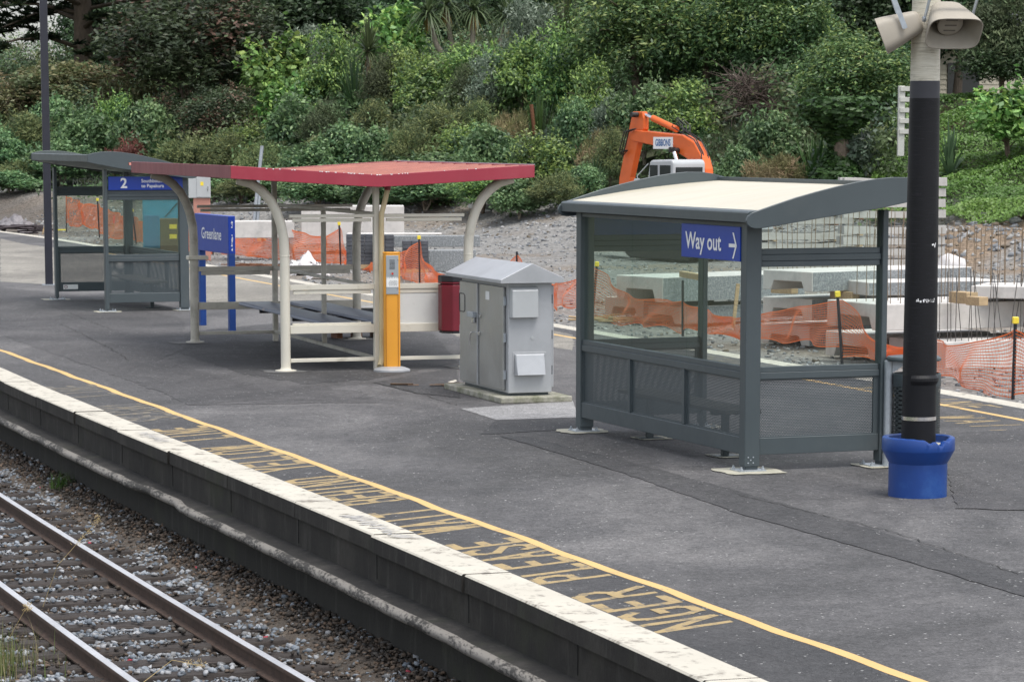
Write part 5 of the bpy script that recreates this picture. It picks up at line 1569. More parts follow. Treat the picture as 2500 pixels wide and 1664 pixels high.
def pallet(label, pxl, pxr, pyt, D):
    a, b = AT(pxl, pyt, D), AT(pxr, pyt, D); zb = H1(a.x, D); w = b.x - a.x; h = a.z - zb
    t = thing('paver_pallet', label, 'paver pallet', (a.x, D, zb), .06, 'pallets of charcoal pavers')
    mb = MB(); r = random.Random(int(pxl)); nx = max(2, int(w/.2)); nz = max(2, int(h/.1))
    for k in range(nz):
        for i in range(nx):
            for j in range(2): mb.box(i*w/nx + .004, (i+1)*w/nx - .004, j*.3 + r.uniform(0, .015), j*.3 + .29, .1 + k*(h - .1)/nz, .1 + (k+1)*(h - .1)/nz - .006)
    mb.build('pavers', PAVER, t, .004)
    MB().box(0, w, 0, .6, 0, .02).box(0, w, 0, .1, .02, .1).box(0, w, .5, .6, .02, .1).build('pallet', TIMB, t)
pallet('pallet of charcoal pavers left of the orange pillar', 845, 912, 572, 74)
pallet('pallet of charcoal pavers just right of the orange pillar', 918, 962, 574, 73.6)
pallet('low pallet of charcoal pavers behind the capped stake', 983, 1046, 588, 73)
# crumpled white sheets
rng = np.random.default_rng(5)
def crumple(label, px, py, D, sx, sy, h, seed, mat, name='plastic_sheet', cat='plastic sheet'):
    p = AT(px, py, D); zb = H1(p.x, D)
    n = 26; r = np.random.default_rng(seed)
    u, v = np.meshgrid(np.linspace(-1, 1, n), np.linspace(-1, 1, n))
    z = np.zeros_like(u)
    for k in range(14):
        a, f, ph = r.uniform(0, 6.28), r.uniform(2, 9), r.uniform(0, 6.28)
        z += np.abs(np.sin((u*np.cos(a) + v*np.sin(a))*f + ph))*1.2/f
    z = (z - z.min())/(z.max() - z.min())
    edge = np.clip(1.15 - np.sqrt(u**2 + v**2), 0, 1)**.6
    V = np.c_[(u*sx + r.normal(0, .02, u.shape)).ravel(), (v*sy + r.normal(0, .02, u.shape)).ravel(), (z*h*edge*1.3 + edge*h*.35 - .02).ravel()]
    i = np.arange(n - 1)[:, None]*n + np.arange(n - 1)[None]
    F = np.stack([i, i + 1, i + n + 1, i + n], -1).reshape(-1, 4)
    o = np_obj(name, np_mesh(name, V, F, mat)); o.location = (p.x, D, zb)
    return tag(o, label, cat)
crumple('crumpled white plastic sheet heaped at the foot of the orange net', 748, 640, 72, .45, .4, .42, 3, BAG)
crumple('smaller crumpled white sheet beside the larger heap', 776, 645, 70, .25, .3, .32, 8, BAG)
crumple('heap of dirty grey scrap near the hill at far left', 30, 510, 104, .75, .8, .5, 12, M('dirty_scrap_cloth', (.2, .19, .2), .8, 0, .35, 5, dirt=(.05, .045, .05), dscale=4), 'scrap_heap', 'scrap heap')
crumple('loose heap of orange netting and straw under the leaning pole', 590, 508, 96, .75, .5, .45, 14, M('tangled_orange_net', (.75, .2, .05), .7, 0, .3, 6, dirt=(.5, .36, .16), dscale=2.2, damt=(.45, .6)), 'net_heap', 'netting heap')
def sticks(label, name, cat, px, py, D, n, L, r0, mat, spread, seed, up=.2):
    p = AT(px, py, D); zb = H1(p.x, D); r = random.Random(seed); mb = MB()
    for i in range(n):
        a = r.uniform(-.5, .5) + (math.pi if r.random() < .5 else 0); c = Vector((r.uniform(-spread, spread), r.uniform(-spread, spread)*.6, r.uniform(.02, up)))
        d = Vector((math.cos(a), math.sin(a)*.5, r.uniform(-.12, .12)))*L*r.uniform(.5, 1)
        mb.tube([c - d/2, c + d/2], r0, 5)
    o = mb.build(name, mat); o.location = (p.x, D, zb)
    return tag(o, label, cat)
sticks('bundle of rusty reinforcing rods under the slack orange net', 'steel_rods', 'steel rods', 622, 614, 74, 26, 1.2, .012, RUST, .35, 4, .16)
sticks('pile of dark planks and pipes beside the grey scrap', 'plank_pile', 'planks', 52, 520, 102, 12, 1.6, .03, M('dark_wet_planks', (.05, .04, .045), .8, 0, .4, 6), .4, 6, .3)
sticks('scattered broken timber offcuts behind the left back pane', 'timber_offcuts', 'timber offcuts', 1495, 770, 53, 14, .7, .018, TIMB, .6, 9, .12)
# flat marker tape and strips
def strip_thing(label, px, py, D, L, mat, yaw, name='marker_strip'):
    p = AT(px, py, D); zb = H1(p.x, D)
    o = MB().box(-L/2, L/2, -.05, .05, 0, .03).build(name, mat); o.location = (p.x, D, zb + .05); o.rotation_euler = (.1, 0, yaw)
    tag(o, label, 'marker strip', 'coloured strips on the gravel')
strip_thing('yellow plastic strip on the gravel at the far left edge', 6, 537, 112, .9, YELL, -.6)
strip_thing('small yellow strip on the gravel inside the far shelter view', 147, 552, 106, .4, YELL, .1)
strip_thing('orange tape lying on gravel left of the lamp post', 93, 551, 106, .8, NETO, .1)
strip_thing('thick cut kerb piece at the far left platform end', 4, 568, 97, 1.1, CONC, .05, 'kerb_offcut')

# leaning grey pole pair
pl_ = thing('leaning_pole', 'grey galvanised pole leaning out of the netting heap before the bushes', 'pole', tuple(AT(614, 494, 95)[:2]) + (H1(AT(614, 494, 95).x, 95),), 0)
tp = AT(640, 356, 95); bz = H1(AT(614, 494, 95).x, 95); bxx = AT(614, 494, 95).x
MB().tube([(0, 0, 0), (tp.x - bxx, 0, tp.z - bz)], .055, 10).build('pole', GALV, pl_, smoothdeg=50)
MB().tube([(.12, 0, 0), ((tp.x - bxx)*.6 + .05, 0, (tp.z - bz)*.5)], .05, 10).build('brace', GALV, pl_, smoothdeg=50)

# boulders on the bank
def rock(label, px, py, D, w, h, seed):
    r = np.random.default_rng(seed)
    bm = bmesh.new(); bmesh.ops.create_icosphere(bm, subdivisions=3, radius=1)
    dirs = r.normal(size=(9, 3)); dirs /= np.linalg.norm(dirs, axis=1)[:, None]; lim = r.uniform(.62, .9, 9)
    for v in bm.verts:
        c = np.array(v.co)
        for d, l_ in zip(dirs, lim):
            k = c @ d
            if k > l_: c = c - d*(k - l_)
        c *= 1 + .05*math.sin(c[0]*5 + seed) * math.sin(c[1]*6)
        v.co = Vector((c[0]*w/2, c[1]*w/2, c[2]*h/2))
    me = bpy.data.meshes.new('boulder'); bm.to_mesh(me); bm.free(); me.materials.append(ROCK)
    o = np_obj('boulder', me); p = AT(px, py, D); o.location = (p.x, D, p.z); o.rotation_euler = (0, .2, seed)
    tag(o, label, 'boulder', 'boulders on the gravel bank')
rock('grey boulder below the bushes, left one on the bank', 1051, 502, 101, .42, .4, 2)
rock('grey boulder high on the bank by the bare stems', 1232, 488, 101, .5, .42, 5)
rock('pale narrow boulder below the highest one on the bank', 1216, 518, 98, .4, .38, 9)
o = MB().box(-.5, .5, -.08, .08, -.06, .06).build('timber_log', PAPER, None, .01); p = AT(1180, 513, 98.5); o.location = (p.x, p.y, p.z); o.rotation_euler = (0, .3, -.2)
tag(o, 'white painted timber lying on the gravel bank', 'timber')

# ------------------------------------------------------------------ houses and fences on the hill
def fence_on_hill():
    D = 91; p = AT(2199, 340, D); zb = p.z
    t = thing('paling_fence', 'weathered white rail fence end standing on the ivy slope', 'fence', (p.x, D, zb), .1)
    h = AT(2206, 210, D).z - zb + .0
    for k in range(1): MB().box(k*1.6 - .1, k*1.6 + .1, -.06, .06, -.5, h).build('fence_post', WFENCE, t, .01)
    for i in range(5):
        z = h*(.1 + .2*i); MB().box(-.06, .82, -.1, -.06, z, z + .14).build('fence_rail', WFENCE, t, .006)
fence_on_hill()
D = 112; p = AT(2230, 190, D)
hs2 = thing('weatherboard_house', 'cream weatherboard house glimpsed behind the trees by the rail fence', 'house', (p.x + .6, D + 3, H1(p.x, D)), .15)
hz = AT(2230, 120, D).z - H1(p.x, D)
mb = MB()
for i in range(int(hz/.18)): mb.prism([(-3 - .0, i*.18), (-3.025, i*.18), (-3.0, i*.18 + .178)], 'x', -1.8, 6)
mb.box(-1.8, 6, -3, 3, 0, hz)
mb.build('wall', WEATHB, hs2)
MB().prism([(-3.5, hz), (3.5, hz), (0, hz + 1.6)], 'x', -2.2, 6.4).build('roof', ROOFT, hs2)
MB().box(.2, 1.4, -3.06, -3.03, hz - 1.6, hz - .5).build('window', DARKG, hs2)
D = 172; p = AT(10, 205, D)
h3 = thing('tiled_roof_house', 'house with a dark slate grey tiled roof at the far left edge', 'house', (p.x - 3, D, H1(p.x, D)), .3)
za3 = AT(10, 208, D).z - H1(p.x, D)
MB().box(-6, 4, -3, 3, 0, za3).build('wall', WEATHB, h3)
mb = MB()
for i in range(9):
    a, b = i/9, (i + 1)/9
    mb.add([(-6.6, -3.5 + 3.5*a, za3 + 1.5*a + .06), (4.6, -3.5 + 3.5*a, za3 + 1.5*a + .06), (4.6, -3.5 + 3.5*b, za3 + 1.5*b), (-6.6, -3.5 + 3.5*b, za3 + 1.5*b)], [(0, 1, 2, 3)])
mb.prism([(-3.5, za3), (3.5, za3), (0, za3 + 1.49)], 'x', -6.6, 4.6)
mb.build('roof', ROOFT, h3)
# posts and rail on the hillside
def hill_post(label, tx, ty, bx, by, D, mat, r=.06):
    a, b = AT(bx, by, D), AT(tx, ty, D)
    o = MB().tube([(0, 0, -.4), (b.x - a.x, 0, b.z - a.z)], r, 8).build('old_post', mat, None, smoothdeg=50); o.location = a
    tag(o, label, 'post', 'leaning rusty posts on the hillside')
hill_post('rusty red post beside the flax leaves above the red roof', 1297, 255, 1305, 300, 107, RUST, .07)
hill_post('leaning rusty post under the brown tangle of twigs', 1873, 246, 1895, 330, 103, RUST, .07)
hill_post('leaning rusty post right of the tangled twigs', 1962, 238, 1985, 330, 102, RUST, .07)
a, b = AT(1432, 247, 108), AT(1600, 243, 108)
o = MB().tube([a, b], .05, 6).build('fallen_pole', PAPER, None, smoothdeg=50)
tag(o, 'thin pale pole lying across the hillside above the excavator', 'pole')

# ------------------------------------------------------------------ vegetation
def leaf_quads(C, Nn, T, Lh, Wh):
    """diamond leaves: centre, normal, long direction, half length, half width"""
    T = T - Nn*np.sum(T*Nn, 1)[:, None]
    T /= np.linalg.norm(T, axis=1)[:, None] + 1e-9
    B = np.cross(Nn, T)
    Lh = Lh[:, None]; Wh = Wh[:, None]
    V = np.stack([C - T*Lh, C + B*Wh + Nn*Wh*.25, C + T*Lh, C - B*Wh + Nn*Wh*.25], 1)
    return V.reshape(-1, 3), np.arange(len(C)*4).reshape(-1, 4)
def unit(v): return v/(np.linalg.norm(v, axis=1)[:, None] + 1e-9)

LB = 2.15
def crown_mesh(name, seed, w, h, nl, n, ls, asp, pal, tip=None, tipf=0.0, zlo=.12, lobe=.3, along=0.0, up=.35, mat=None, patch=None, patchf=0.0, fill=.35):
    r = np.random.default_rng(seed)
    # lobes over an uneven ellipsoid
    d = unit(r.normal(size=(nl, 3))); d[:, 2] = np.abs(d[:, 2])*1.15 - .25
    d = unit(d)
    rad = r.uniform(.45, .95, nl)
    zc = h*(zlo + (1 - zlo)*.5); hz = h*(1 - zlo)*.5
    LC = d*rad[:, None]*np.array([w/2, w/2, hz*1.35])*.82 + np.array([0, 0, zc - hz*.12])
    LC[:, 2] = np.clip(LC[:, 2], h*zlo*.6, h*.93)
    LR = lobe*min(w, h)*r.uniform(.55, 1.15, nl)*.62
    tone = r.uniform(.68, 1.3, nl)
    pidx = r.integers(0, len(pal), nl)
    isp = r.random(nl) < patchf
    k = r.integers(0, nl, n)
    dd = unit(r.normal(size=(n, 3)) + np.array([0, 0, .25]))
    rr = r.random(n)**fill
    # sub-clumps within a lobe
    sub = unit(r.normal(size=(nl*9, 3)) + np.array([0, 0, .3]))
    s_i = k*9 + r.integers(0, 9, n)
    dd = unit(dd*.75 + sub[s_i]*.85)
    C = LC[k] + dd*(LR[k]*rr)[:, None]*np.array([1.1, 1.1, .95]) + r.normal(size=(n, 3))*LR[k][:, None]*.08
    C[:, 2] = np.maximum(C[:, 2], .03)
    Nn = unit(dd*.55 + r.normal(size=(n, 3))*.55 + np.array([0, 0, up]))
    T = unit(r.normal(size=(n, 3)) + dd*along*3 + np.array([0, 0, along]))
    L = ls*r.uniform(.6, 1.3, n)
    ns = max(30, nl*3); m_ = max(6, n//(ns*7))
    j = r.integers(0, nl, ns); sd_ = unit(r.normal(size=(ns, 3)) + np.array([0, 0, .9]))
    base_ = LC[j] + sd_*LR[j][:, None]*.85; sl = LR[j]*r.uniform(.4, 1.5, ns)*r.uniform(.5, 1, ns)
    tt = r.random((ns, m_))
    SC = (base_[:, None] + sd_[:, None]*(sl[:, None]*tt)[..., None] + r.normal(size=(ns, m_, 3))*ls*.5*(1.2 - tt)[..., None]).reshape(-1, 3)
    SD = np.repeat(sd_, m_, 0); q_ = len(SC)
    C[:q_] = SC; C[:, 2] = np.maximum(C[:, 2], .03)
    k[:q_] = np.repeat(j, m_); dd[:q_] = SD; rr[:q_] = .9
    T[:q_] = unit(r.normal(size=(q_, 3)) + SD*1.5); L[:q_] *= .85
    V, F = leaf_quads(C, Nn, T, L, L*asp)
    pal = np.array(pal)
    col = pal[pidx[k]]*tone[k][:, None]*r.uniform(.7, 1.3, (n, 1))
    if patch is not None:
        m = isp[k] & (r.random(n) < .75); col[m] = np.array(patch)*r.uniform(.6, 1.4, (m.sum(), 1))
    if tip is not None:
        m = (rr > .72) & (dd[:, 2] > -.1) & (r.random(n) < tipf*(.5 + tone[k]*.6))
        col[m] = np.array(tip)*r.uniform(.7, 1.25, (m.sum(), 1))
    return np_mesh(name, V, F, mat or LEAF, np.repeat(np.clip(col*LB, 0, 1), 4, 0))

def trunk_mesh(seed, w, h, r0, mat, stems=1, spread=.3):
    r = random.Random(seed); mb = MB()
    for s in range(stems):
        a = r.uniform(0, 6.28); lean = r.uniform(.2, 1)*spread*w*.4
        top = Vector((math.cos(a)*lean, math.sin(a)*lean, h*r.uniform(.6, .85)))
        mid = top*.5 + Vector((r.uniform(-.1, .1)*w*.3, r.uniform(-.1, .1)*w*.3, 0))
        mb.tube([(r.uniform(-.1, .1)*stems*.3, r.uniform(-.1, .1)*stems*.3, -.4), mid*.5, mid, top], [r0*1.25, r0, r0*.75, r0*.3], 8)
        for b in range(5):
            t = r.uniform(.35, .9); p = mid.lerp(top, t*1.6 - .5 if t > .5 else 0)
            a2 = r.uniform(0, 6.28); e = p + Vector((math.cos(a2)*w*.36, math.sin(a2)*w*.36, r.uniform(.05, .3)*h))
            mb.tube([p, p.lerp(e, .5) + Vector((0, 0, .05*h)), e], [r0*.45, r0*.28, r0*.1], 6)
    return mb.mesh('trunk', mat, smoothdeg=60)

G1 = [(.045, .085, .03), (.036, .072, .027), (.055, .095, .033), (.03, .06, .026)]
GL = [(.044, .082, .036), (.054, .094, .04), (.036, .07, .032), (.06, .1, .046)]
GD = [(.02, .036, .017), (.026, .046, .02), (.016, .03, .015), (.03, .052, .022)]
GK = [(.058, .08, .034), (.05, .07, .034), (.07, .085, .038), (.042, .058, .03)]
GG = [(.075, .1, .07), (.062, .085, .06), (.09, .115, .085)]
GB = [(.028, .042, .021), (.036, .054, .025), (.022, .033, .018)]
GO = [(.056, .07, .03), (.07, .074, .032), (.045, .06, .028), (.085, .066, .036)]
ARCH = {}
def arch(kind, w, h, crowns, trunks): ARCH[kind] = (w, h, crowns, trunks)
arch('tips', 3, 3.6, [crown_mesh('crown', 10 + i, 3, 3.6, 44, 9500, .085, .42, G1, (.125, .18, .05), .6, .04, .34) for i in range(3)], [trunk_mesh(i, 3, 3.4, .07, BARK, 2) for i in range(2)])
arch('glossy', 3, 2.2, [crown_mesh('crown', 20 + i, 3, 2.2, 46, 8500, .085, .5, GL, (.1, .15, .065), .3, .05, .36) for i in range(3)], [trunk_mesh(3, 2.4, 1.6, .04, BARKP, 4)])
arch('feather', 2.4, 2.6, [crown_mesh('crown', 30 + i, 2.4, 2.6, 46, 9500, .085, .17, GK, (.12, .135, .055), .3, .03, .34, .7, .1, LEAFM) for i in range(3)], [trunk_mesh(5, 2, 2.2, .04, BARK, 4)])
arch('dark', 8, 9, [crown_mesh('crown', 40 + i, 8, 9, 90, 17000, .16, .5, GD, (.04, .07, .03), .2, .12, .28) for i in range(2)], [trunk_mesh(7, 8, 7.5, .25, BARK, 1)])
arch('flush', 7, 9, [crown_mesh('crown', 50, 7, 9, 110, 20000, .13, .42, GB, (.04, .05, .028), .2, .04, .26, patch=(.085, .055, .038), patchf=.24)], [trunk_mesh(8, 6, 7, .2, BARK, 2)])
arch('olive', 4.2, 3.6, [crown_mesh('crown', 55 + i, 4.2, 3.6, 60, 11000, .085, .45, GO, (.095, .09, .045), .3, .04, .32) for i in range(2)], [trunk_mesh(9, 3, 3, .07, BARK, 3)])
arch('broad', 6.5, 8, [crown_mesh('crown', 60 + i, 6.5, 8, 95, 20000, .12, .38, G1, (.12, .16, .05), .3, .08, .27) for i in range(3)], [trunk_mesh(12, 6, 7, .2, BARK, 1)])
arch('bigleaf', 2.6, 3.2, [crown_mesh('crown', 70 + i, 2.6, 3.2, 40, 2600, .135, .55, [(.06, .12, .03), (.075, .14, .038), (.05, .1, .028), (.1, .16, .05)], (.16, .22, .06), .25, .02, .36, .3, .6) for i in range(2)], [trunk_mesh(14, 2, 2.6, .06, BARK, 2)])
arch('grey', 2.6, 3.2, [crown_mesh('crown', 75 + i, 2.6, 3.2, 44, 9000, .075, .3, GG, (.16, .19, .15), .3, .1, .32, .35, .1, LEAFM) for i in range(2)], [trunk_mesh(15, 2, 2.6, .05, BARK, 3)])
arch('dull', 2.6, 3, [crown_mesh('crown', 80, 2.6, 3, 44, 8000, .07, .3, [(.04, .056, .028), (.05, .062, .032), (.036, .046, .026)], None, 0, .08, .33, .3, .1, LEAFM)], [trunk_mesh(16, 2, 2.4, .04, BARK, 4)])
arch('redtuft', 1.6, 1.2, [crown_mesh('crown', 85, 1.6, 1.2, 24, 3500, .07, .16, [(.1, .04, .035), (.12, .05, .04), (.08, .035, .03)], None, 0, .05, .36, .8, .2, LEAFM)], [trunk_mesh(17, 1, .8, .02, BARK, 4)])
arch('straw', 2, 1.2, [crown_mesh('crown', 87, 2, 1.2, 28, 3500, .1, .08, [(.17, .13, .08), (.13, .11, .06), (.1, .1, .045)], None, 0, .03, .36, 1.0, .2, LEAFM)], [trunk_mesh(18, 1, .8, .02, BARK, 3)])

def blades(seed, n, L, w, el0, el1, droop, pal, dead=0, deadcol=(.3, .2, .07)):
    r = np.random.default_rng(seed); V, F, Cc = [], [], []
    for i in range(n + dead):
        isd = i >= n
        a = r.uniform(0, 2*np.pi); el = np.radians(r.uniform(el0, el1)) if not isd else np.radians(r.uniform(-85, -60))
        Lb = L*r.uniform(.75, 1.1)*(.75 if isd else 1); d = np.array([np.cos(a)*np.cos(el), np.sin(a)*np.cos(el), np.sin(el)])
        side = np.array([-np.sin(a), np.cos(a), 0]); c = np.array(deadcol)*r.uniform(.7, 1.2) if isd else np.array(pal[r.integers(0, len(pal))])*r.uniform(.75, 1.25)
        k = len(V); sg = 5
        for s in range(sg + 1):
            t = s/sg; p = d*Lb*t + np.array([0, 0, -droop*Lb*t**2.4*max(.15, np.cos(el))*(0 if isd else 1)])
            ww = w*(1 - t**1.8)*(.6 + .4*min(1, t*4)) + .002
            V += [p - side*ww, p + side*ww]; Cc += [c, c]
        for s in range(sg): F.append((k + 2*s, k + 2*s + 1, k + 2*s + 3, k + 2*s + 2))
    return V, F, Cc
def rosette_mesh(name, parts):
    V, F, C = [], [], []
    for off, (v, f, c) in parts:
        k = len(V); V += [np.array(p) + np.array(off) for p in v]; F += [tuple(i + k for i in q) for q in f]; C += c
    return np_mesh(name, V, F, LEAF, np.array(C))
GC = [(.085, .115, .05), (.1, .13, .06), (.07, .1, .042)]
GY = [(.03, .07, .028), (.04, .085, .03), (.05, .095, .035)]
def cabbage(heads, seed, L=.95, drp=.45):
    tm = MB(); parts = []
    for i, (x, y, z) in enumerate(heads):
        tm.tube([(0, 0, -.5), (x*.25, y*.2, z*.35), (x*.8, y*.8, z*.7), (x, y, z)], [.15, .12, .09, .08], 8)
        parts.append(((x, y, z), blades(seed + i, 150, L, .028, -25, 85, drp, GC, 26)))
    return rosette_mesh('crown', parts), tm.mesh('trunk', BARKP, smoothdeg=60)
cm, tm = cabbage([(0, 0, 2.3)], 90, 1.0, .25); arch('cabbage', 2, 3.3, [cm], [tm])
cm, tm = cabbage([(-1.35, 0, 3.3), (-.2, .3, 3.5), (.65, -.2, 3.7), (1.3, .3, 3.4)], 95, 1.0, .7); arch('cabbages', 4.4, 4.5, [cm], [tm])
arch('yucca', 1.7, 2.0, [rosette_mesh('crown', [((0, 0, .75), blades(101, 130, 1.15, .03, -35, 88, .12, GY)), ((.35, .1, .3), blades(102, 50, .8, .028, 0, 85, .12, GY))])], [MB().tube([(0, 0, -.4), (0, 0, .75)], .09, 8).mesh('trunk', BARK)])
arch('flax', 1.5, 1.6, [rosette_mesh('crown', [((0, 0, 0), blades(103, 70, 1.6, .045, 40, 88, .25, [(.05, .11, .03), (.065, .13, .035)]))])], [MB().tube([(0, 0, -.3), (0, 0, .1)], .08, 8).mesh('trunk', BARK)])
arch('agave', 1.4, .9, [rosette_mesh('crown', [((0, 0, .05), blades(104, 40, .9, .08, 5, 80, .2, [(.1, .17, .09), (.12, .19, .1)]))])], [MB().tube([(0, 0, -.3), (0, 0, .1)], .08, 8).mesh('trunk', BARK)])
arch('palm', 2.6, 3.6, [rosette_mesh('crown', [((0, 0, 1.6), blades(105, 90, 2.0, .045, 35, 88, .35, [(.05, .07, .025), (.065, .085, .03)])), ((0, 0, 1.5), blades(106, 45, 1.5, .035, -20, 45, .6, [(.16, .11, .08), (.12, .09, .06)]))])], [MB().tube([(0, 0, -.4), (0, 0, 1.6)], .12, 10).mesh('trunk', BARK)])
def twigs():
    r = random.Random(31); mb = MB()
    for i in range(330):
        a, e = r.uniform(0, 6.28), r.uniform(-.5, 1.2); p = Vector((r.uniform(-.6, .6), r.uniform(-.4, .4), 1.2 + r.uniform(-.5, .5)))
        d = Vector((math.cos(a)*math.cos(e), math.sin(a)*math.cos(e), math.sin(e)*.7)); Lb = r.uniform(.5, 1.3)
        b = d.cross(Vector((0, 0, 1)))*r.uniform(-.4, .4)
        mb.tube([p, p + d*Lb*.5 + b*.3, p + d*Lb + b + Vector((0, 0, -.15))], [.014, .009, .004], 4, cap=False)
    return mb.mesh('crown', TWIG)
arch('twigs', 3, 2.2, [twigs()], [trunk_mesh(33, 2, 2, .05, BARKP, 3)])
def vine():
    r = np.random.default_rng(77); n = 7000
    z = r.uniform(0, 4.2, n); a = r.uniform(0, 6.28, n); rr = (.32 + .22*np.sin(z*2.1) + .25*(z/4.2)**2)*r.random(n)**.4
    C = np.c_[rr*np.cos(a), rr*np.sin(a), z]; Nn = unit(np.c_[np.cos(a), np.sin(a), np.full(n, .3)] + r.normal(size=(n, 3))*.5)
    L = .085*r.uniform(.7, 1.3, n)
    V, F = leaf_quads(C, Nn, r.normal(size=(n, 3)), L, L*.7)
    c = np.array([(.05, .1, .03), (.06, .12, .035), (.04, .08, .028)])[r.integers(0, 3, n)]*r.uniform(.7, 1.3, (n, 1))
    return np_mesh('crown', V, F, LEAF, np.repeat(c, 4, 0))
arch('vine', 1.1, 4.3, [vine()], [MB().tube([(0, 0, -.4), (.1, 0, 2), (0, 0, 4.2)], [.2, .16, .12], 8).mesh('trunk', BARK)])
def pine():
    r = np.random.default_rng(55); rr = random.Random(55); tm = MB()
    tm.tube([(0, 0, -.5), (0, 0, 6), (0, 0, 12)], [.26, .2, .08], 10)
    C, T, sc = [], [], []
    for i in range(58):
        z = 2.3 + i*.16; a = rr.uniform(0, 6.28); Lb = rr.uniform(2.6, 5.2)*(1 - i/100)
        pts = [np.array([math.cos(a)*Lb*t, math.sin(a)*Lb*t, z + .9*t - 1.1*t*t + (.25*math.sin(t*5))]) for t in (0, .25, .5, .75, 1)]
        tm.tube([tuple(p) for p in pts], [.09, .07, .05, .03, .015], 6)
        for b in range(26):
            t = rr.uniform(.25, 1); p = np.array([np.interp(t, (0, .25, .5, .75, 1), [q[j] for q in pts]) for j in range(3)])
            p = p + np.array([rr.uniform(-.55, .55), rr.uniform(-.55, .55), rr.uniform(-.05, .22)])*(.5 + t*.6)
            m = 44
            d = unit(r.normal(size=(m, 3))*np.array([1, 1, .55]) + np.array([math.cos(a)*.4, math.sin(a)*.4, .35]))
            C.append(p + d*.16*r.random((m, 1))); T.append(d); sc.append(np.full(m, .15))
    C = np.concatenate(C); T = np.concatenate(T); L = np.concatenate(sc)*r.uniform(.7, 1.2, len(C))
    Nn = unit(np.cross(T, r.normal(size=T.shape)))
    V, F = leaf_quads(C, Nn, T, L, L*.2)
    c = np.array([(.02, .034, .018), (.028, .042, .02), (.016, .028, .016), (.04, .052, .02)])[r.integers(0, 4, len(C))]*r.uniform(.7, 1.3, (len(C), 1))
    return np_mesh('crown', V, F, LEAFM, np.repeat(c, 4, 0)), tm.mesh('trunk', BARK, smoothdeg=60)
cm, tm = pine(); arch('pine', 8, 12.5, [cm], [tm])

GROUPS = {'tips': 'bushes with pale new growth', 'glossy': 'glossy low bushes', 'feather': 'feathery olive bushes', 'dark': 'dark evergreen trees', 'broad': 'tall broadleaf trees', 'olive': 'olive and russet bushes',
          'bigleaf': 'large-leaved shrubs', 'grey': 'grey-green shrubs', 'dull': 'dull brownish shrubs', 'yucca': 'spiky rosette plants', 'flax': 'spiky rosette plants'}
NAMES = {'pine': 'pine_tree', 'dark': 'evergreen_tree', 'broad': 'broadleaf_tree', 'flush': 'russet_tree', 'cabbage': 'cabbage_tree', 'cabbages': 'cabbage_tree', 'palm': 'palm', 'yucca': 'yucca', 'flax': 'flax_plant', 'agave': 'agave', 'twigs': 'dead_bush', 'vine': 'ivy_clad_trunk', 'redtuft': 'red_bush', 'straw': 'dry_grass_clump'}
CATS = {'pine': 'tree', 'dark': 'tree', 'broad': 'tree', 'flush': 'tree', 'cabbage': 'tree', 'cabbages': 'tree', 'palm': 'palm', 'vine': 'tree'}
rp = random.Random(77); cnt = {}
def plant(kind, px, ytop, wpx, s, label, rot=None):
    """pixels of the 2356-wide view; s = metres up the slope from its foot"""
    n = px*1.0611; k = (n - 1250)/FPX
    D = (62.47 + s)/(.629 + .777*k)
    x = k*D; z = H1(x, D)
    w0, h0, cr, tk = ARCH[kind]
    ht = AT(n, ytop*1.0611, D).z - z; wd = wpx*1.0611/FPX*D*1.22
    i = cnt.get(kind, 0); cnt[kind] = i + 1
    t = thing(NAMES.get(kind, 'shrub'), label, CATS.get(kind, 'shrub'), (x, D, z - .05), rp.uniform(0, 6.28) if rot is None else rot, GROUPS.get(kind))
    t.scale = (wd/w0, wd/w0, ht/h0)
    for nm, ms in (('crown', cr), ('trunk', tk)):
        o = bpy.data.objects.new(nm, ms[i % len(ms)]); COL.objects.link(o); o.parent = t
    return t
P = plant
P('pine', 205, -440, 640, 17, 'dark pine with layered branches and sky gaps at top left', .6)
P('flush', 452, -70, 400, 9, 'tall dark tree flushed reddish brown above the far shelter', 1.0)
P('flush', 520, 190, 190, 6.5, 'lower dark bush flushed brown beneath the tall russet tree')
P('flush', 400, 215, 170, 6.5, 'lower dark brownish bush left of the russet tree trunk')
P('dark', 250, -60, 200, 27, 'dark evergreen tree between the pine and the russet tree')
P('dark', 690, -90, 330, 22, 'dark evergreen tree at the top, right of the russet tree')
P('dark', 960, -60, 260, 26, 'dark evergreen tree behind the lone cabbage tree')
P('dark', 1160, -70, 260, 28, 'dark evergreen tree behind the cabbage tree cluster')
P('olive', 165, 135, 320, 10, 'broad olive and russet bush right of the left lamp post')
P('olive', 60, 185, 150, 8, 'smaller olive bush at the far left below the tiled house roof')
P('olive', 300, 165, 150, 7, 'olive yellow bush between the lamp post and the russet tree')
P('yucca', 165, 130, 90, 13, 'pale spiky plant poking above the broad olive bush')
P('glossy', 130, 235, 140, 6, 'bluish green bush just right of the lamp post, midway up')
P('tips', 285, 205, 90, 5, 'slim pale tipped bush below the olive yellow bush')
P('feather', 65, 265, 150, 4, 'feathery bush left of the lamp post')
P('glossy', 20, 300, 130, 2.5, 'low green bush at the left edge above the scrap heap')
P('feather', 70, 360, 110, .5, 'dark feathery bush beside the left end of the far shelter')
P('glossy', 210, 255, 170, 4, 'wide glossy bush above the left end of the far shelter roof')
P('glossy', 340, 245, 150, 4.5, 'glossy bush with yellow flowers below the russet tree')
P('glossy', 150, 330, 170, 1.5, 'low bush seen through the upper glass of the far shelter')
P('redtuft', 295, 315, 90, 3, 'dark red tuft peeping over the far shelter roof')
P('yucca', 375, 290, 70, 4, 'spiky green plant right of the red tuft')
P('feather', 420, 320, 130, 2.5, 'yellowish feathery bush right of the red tuft')
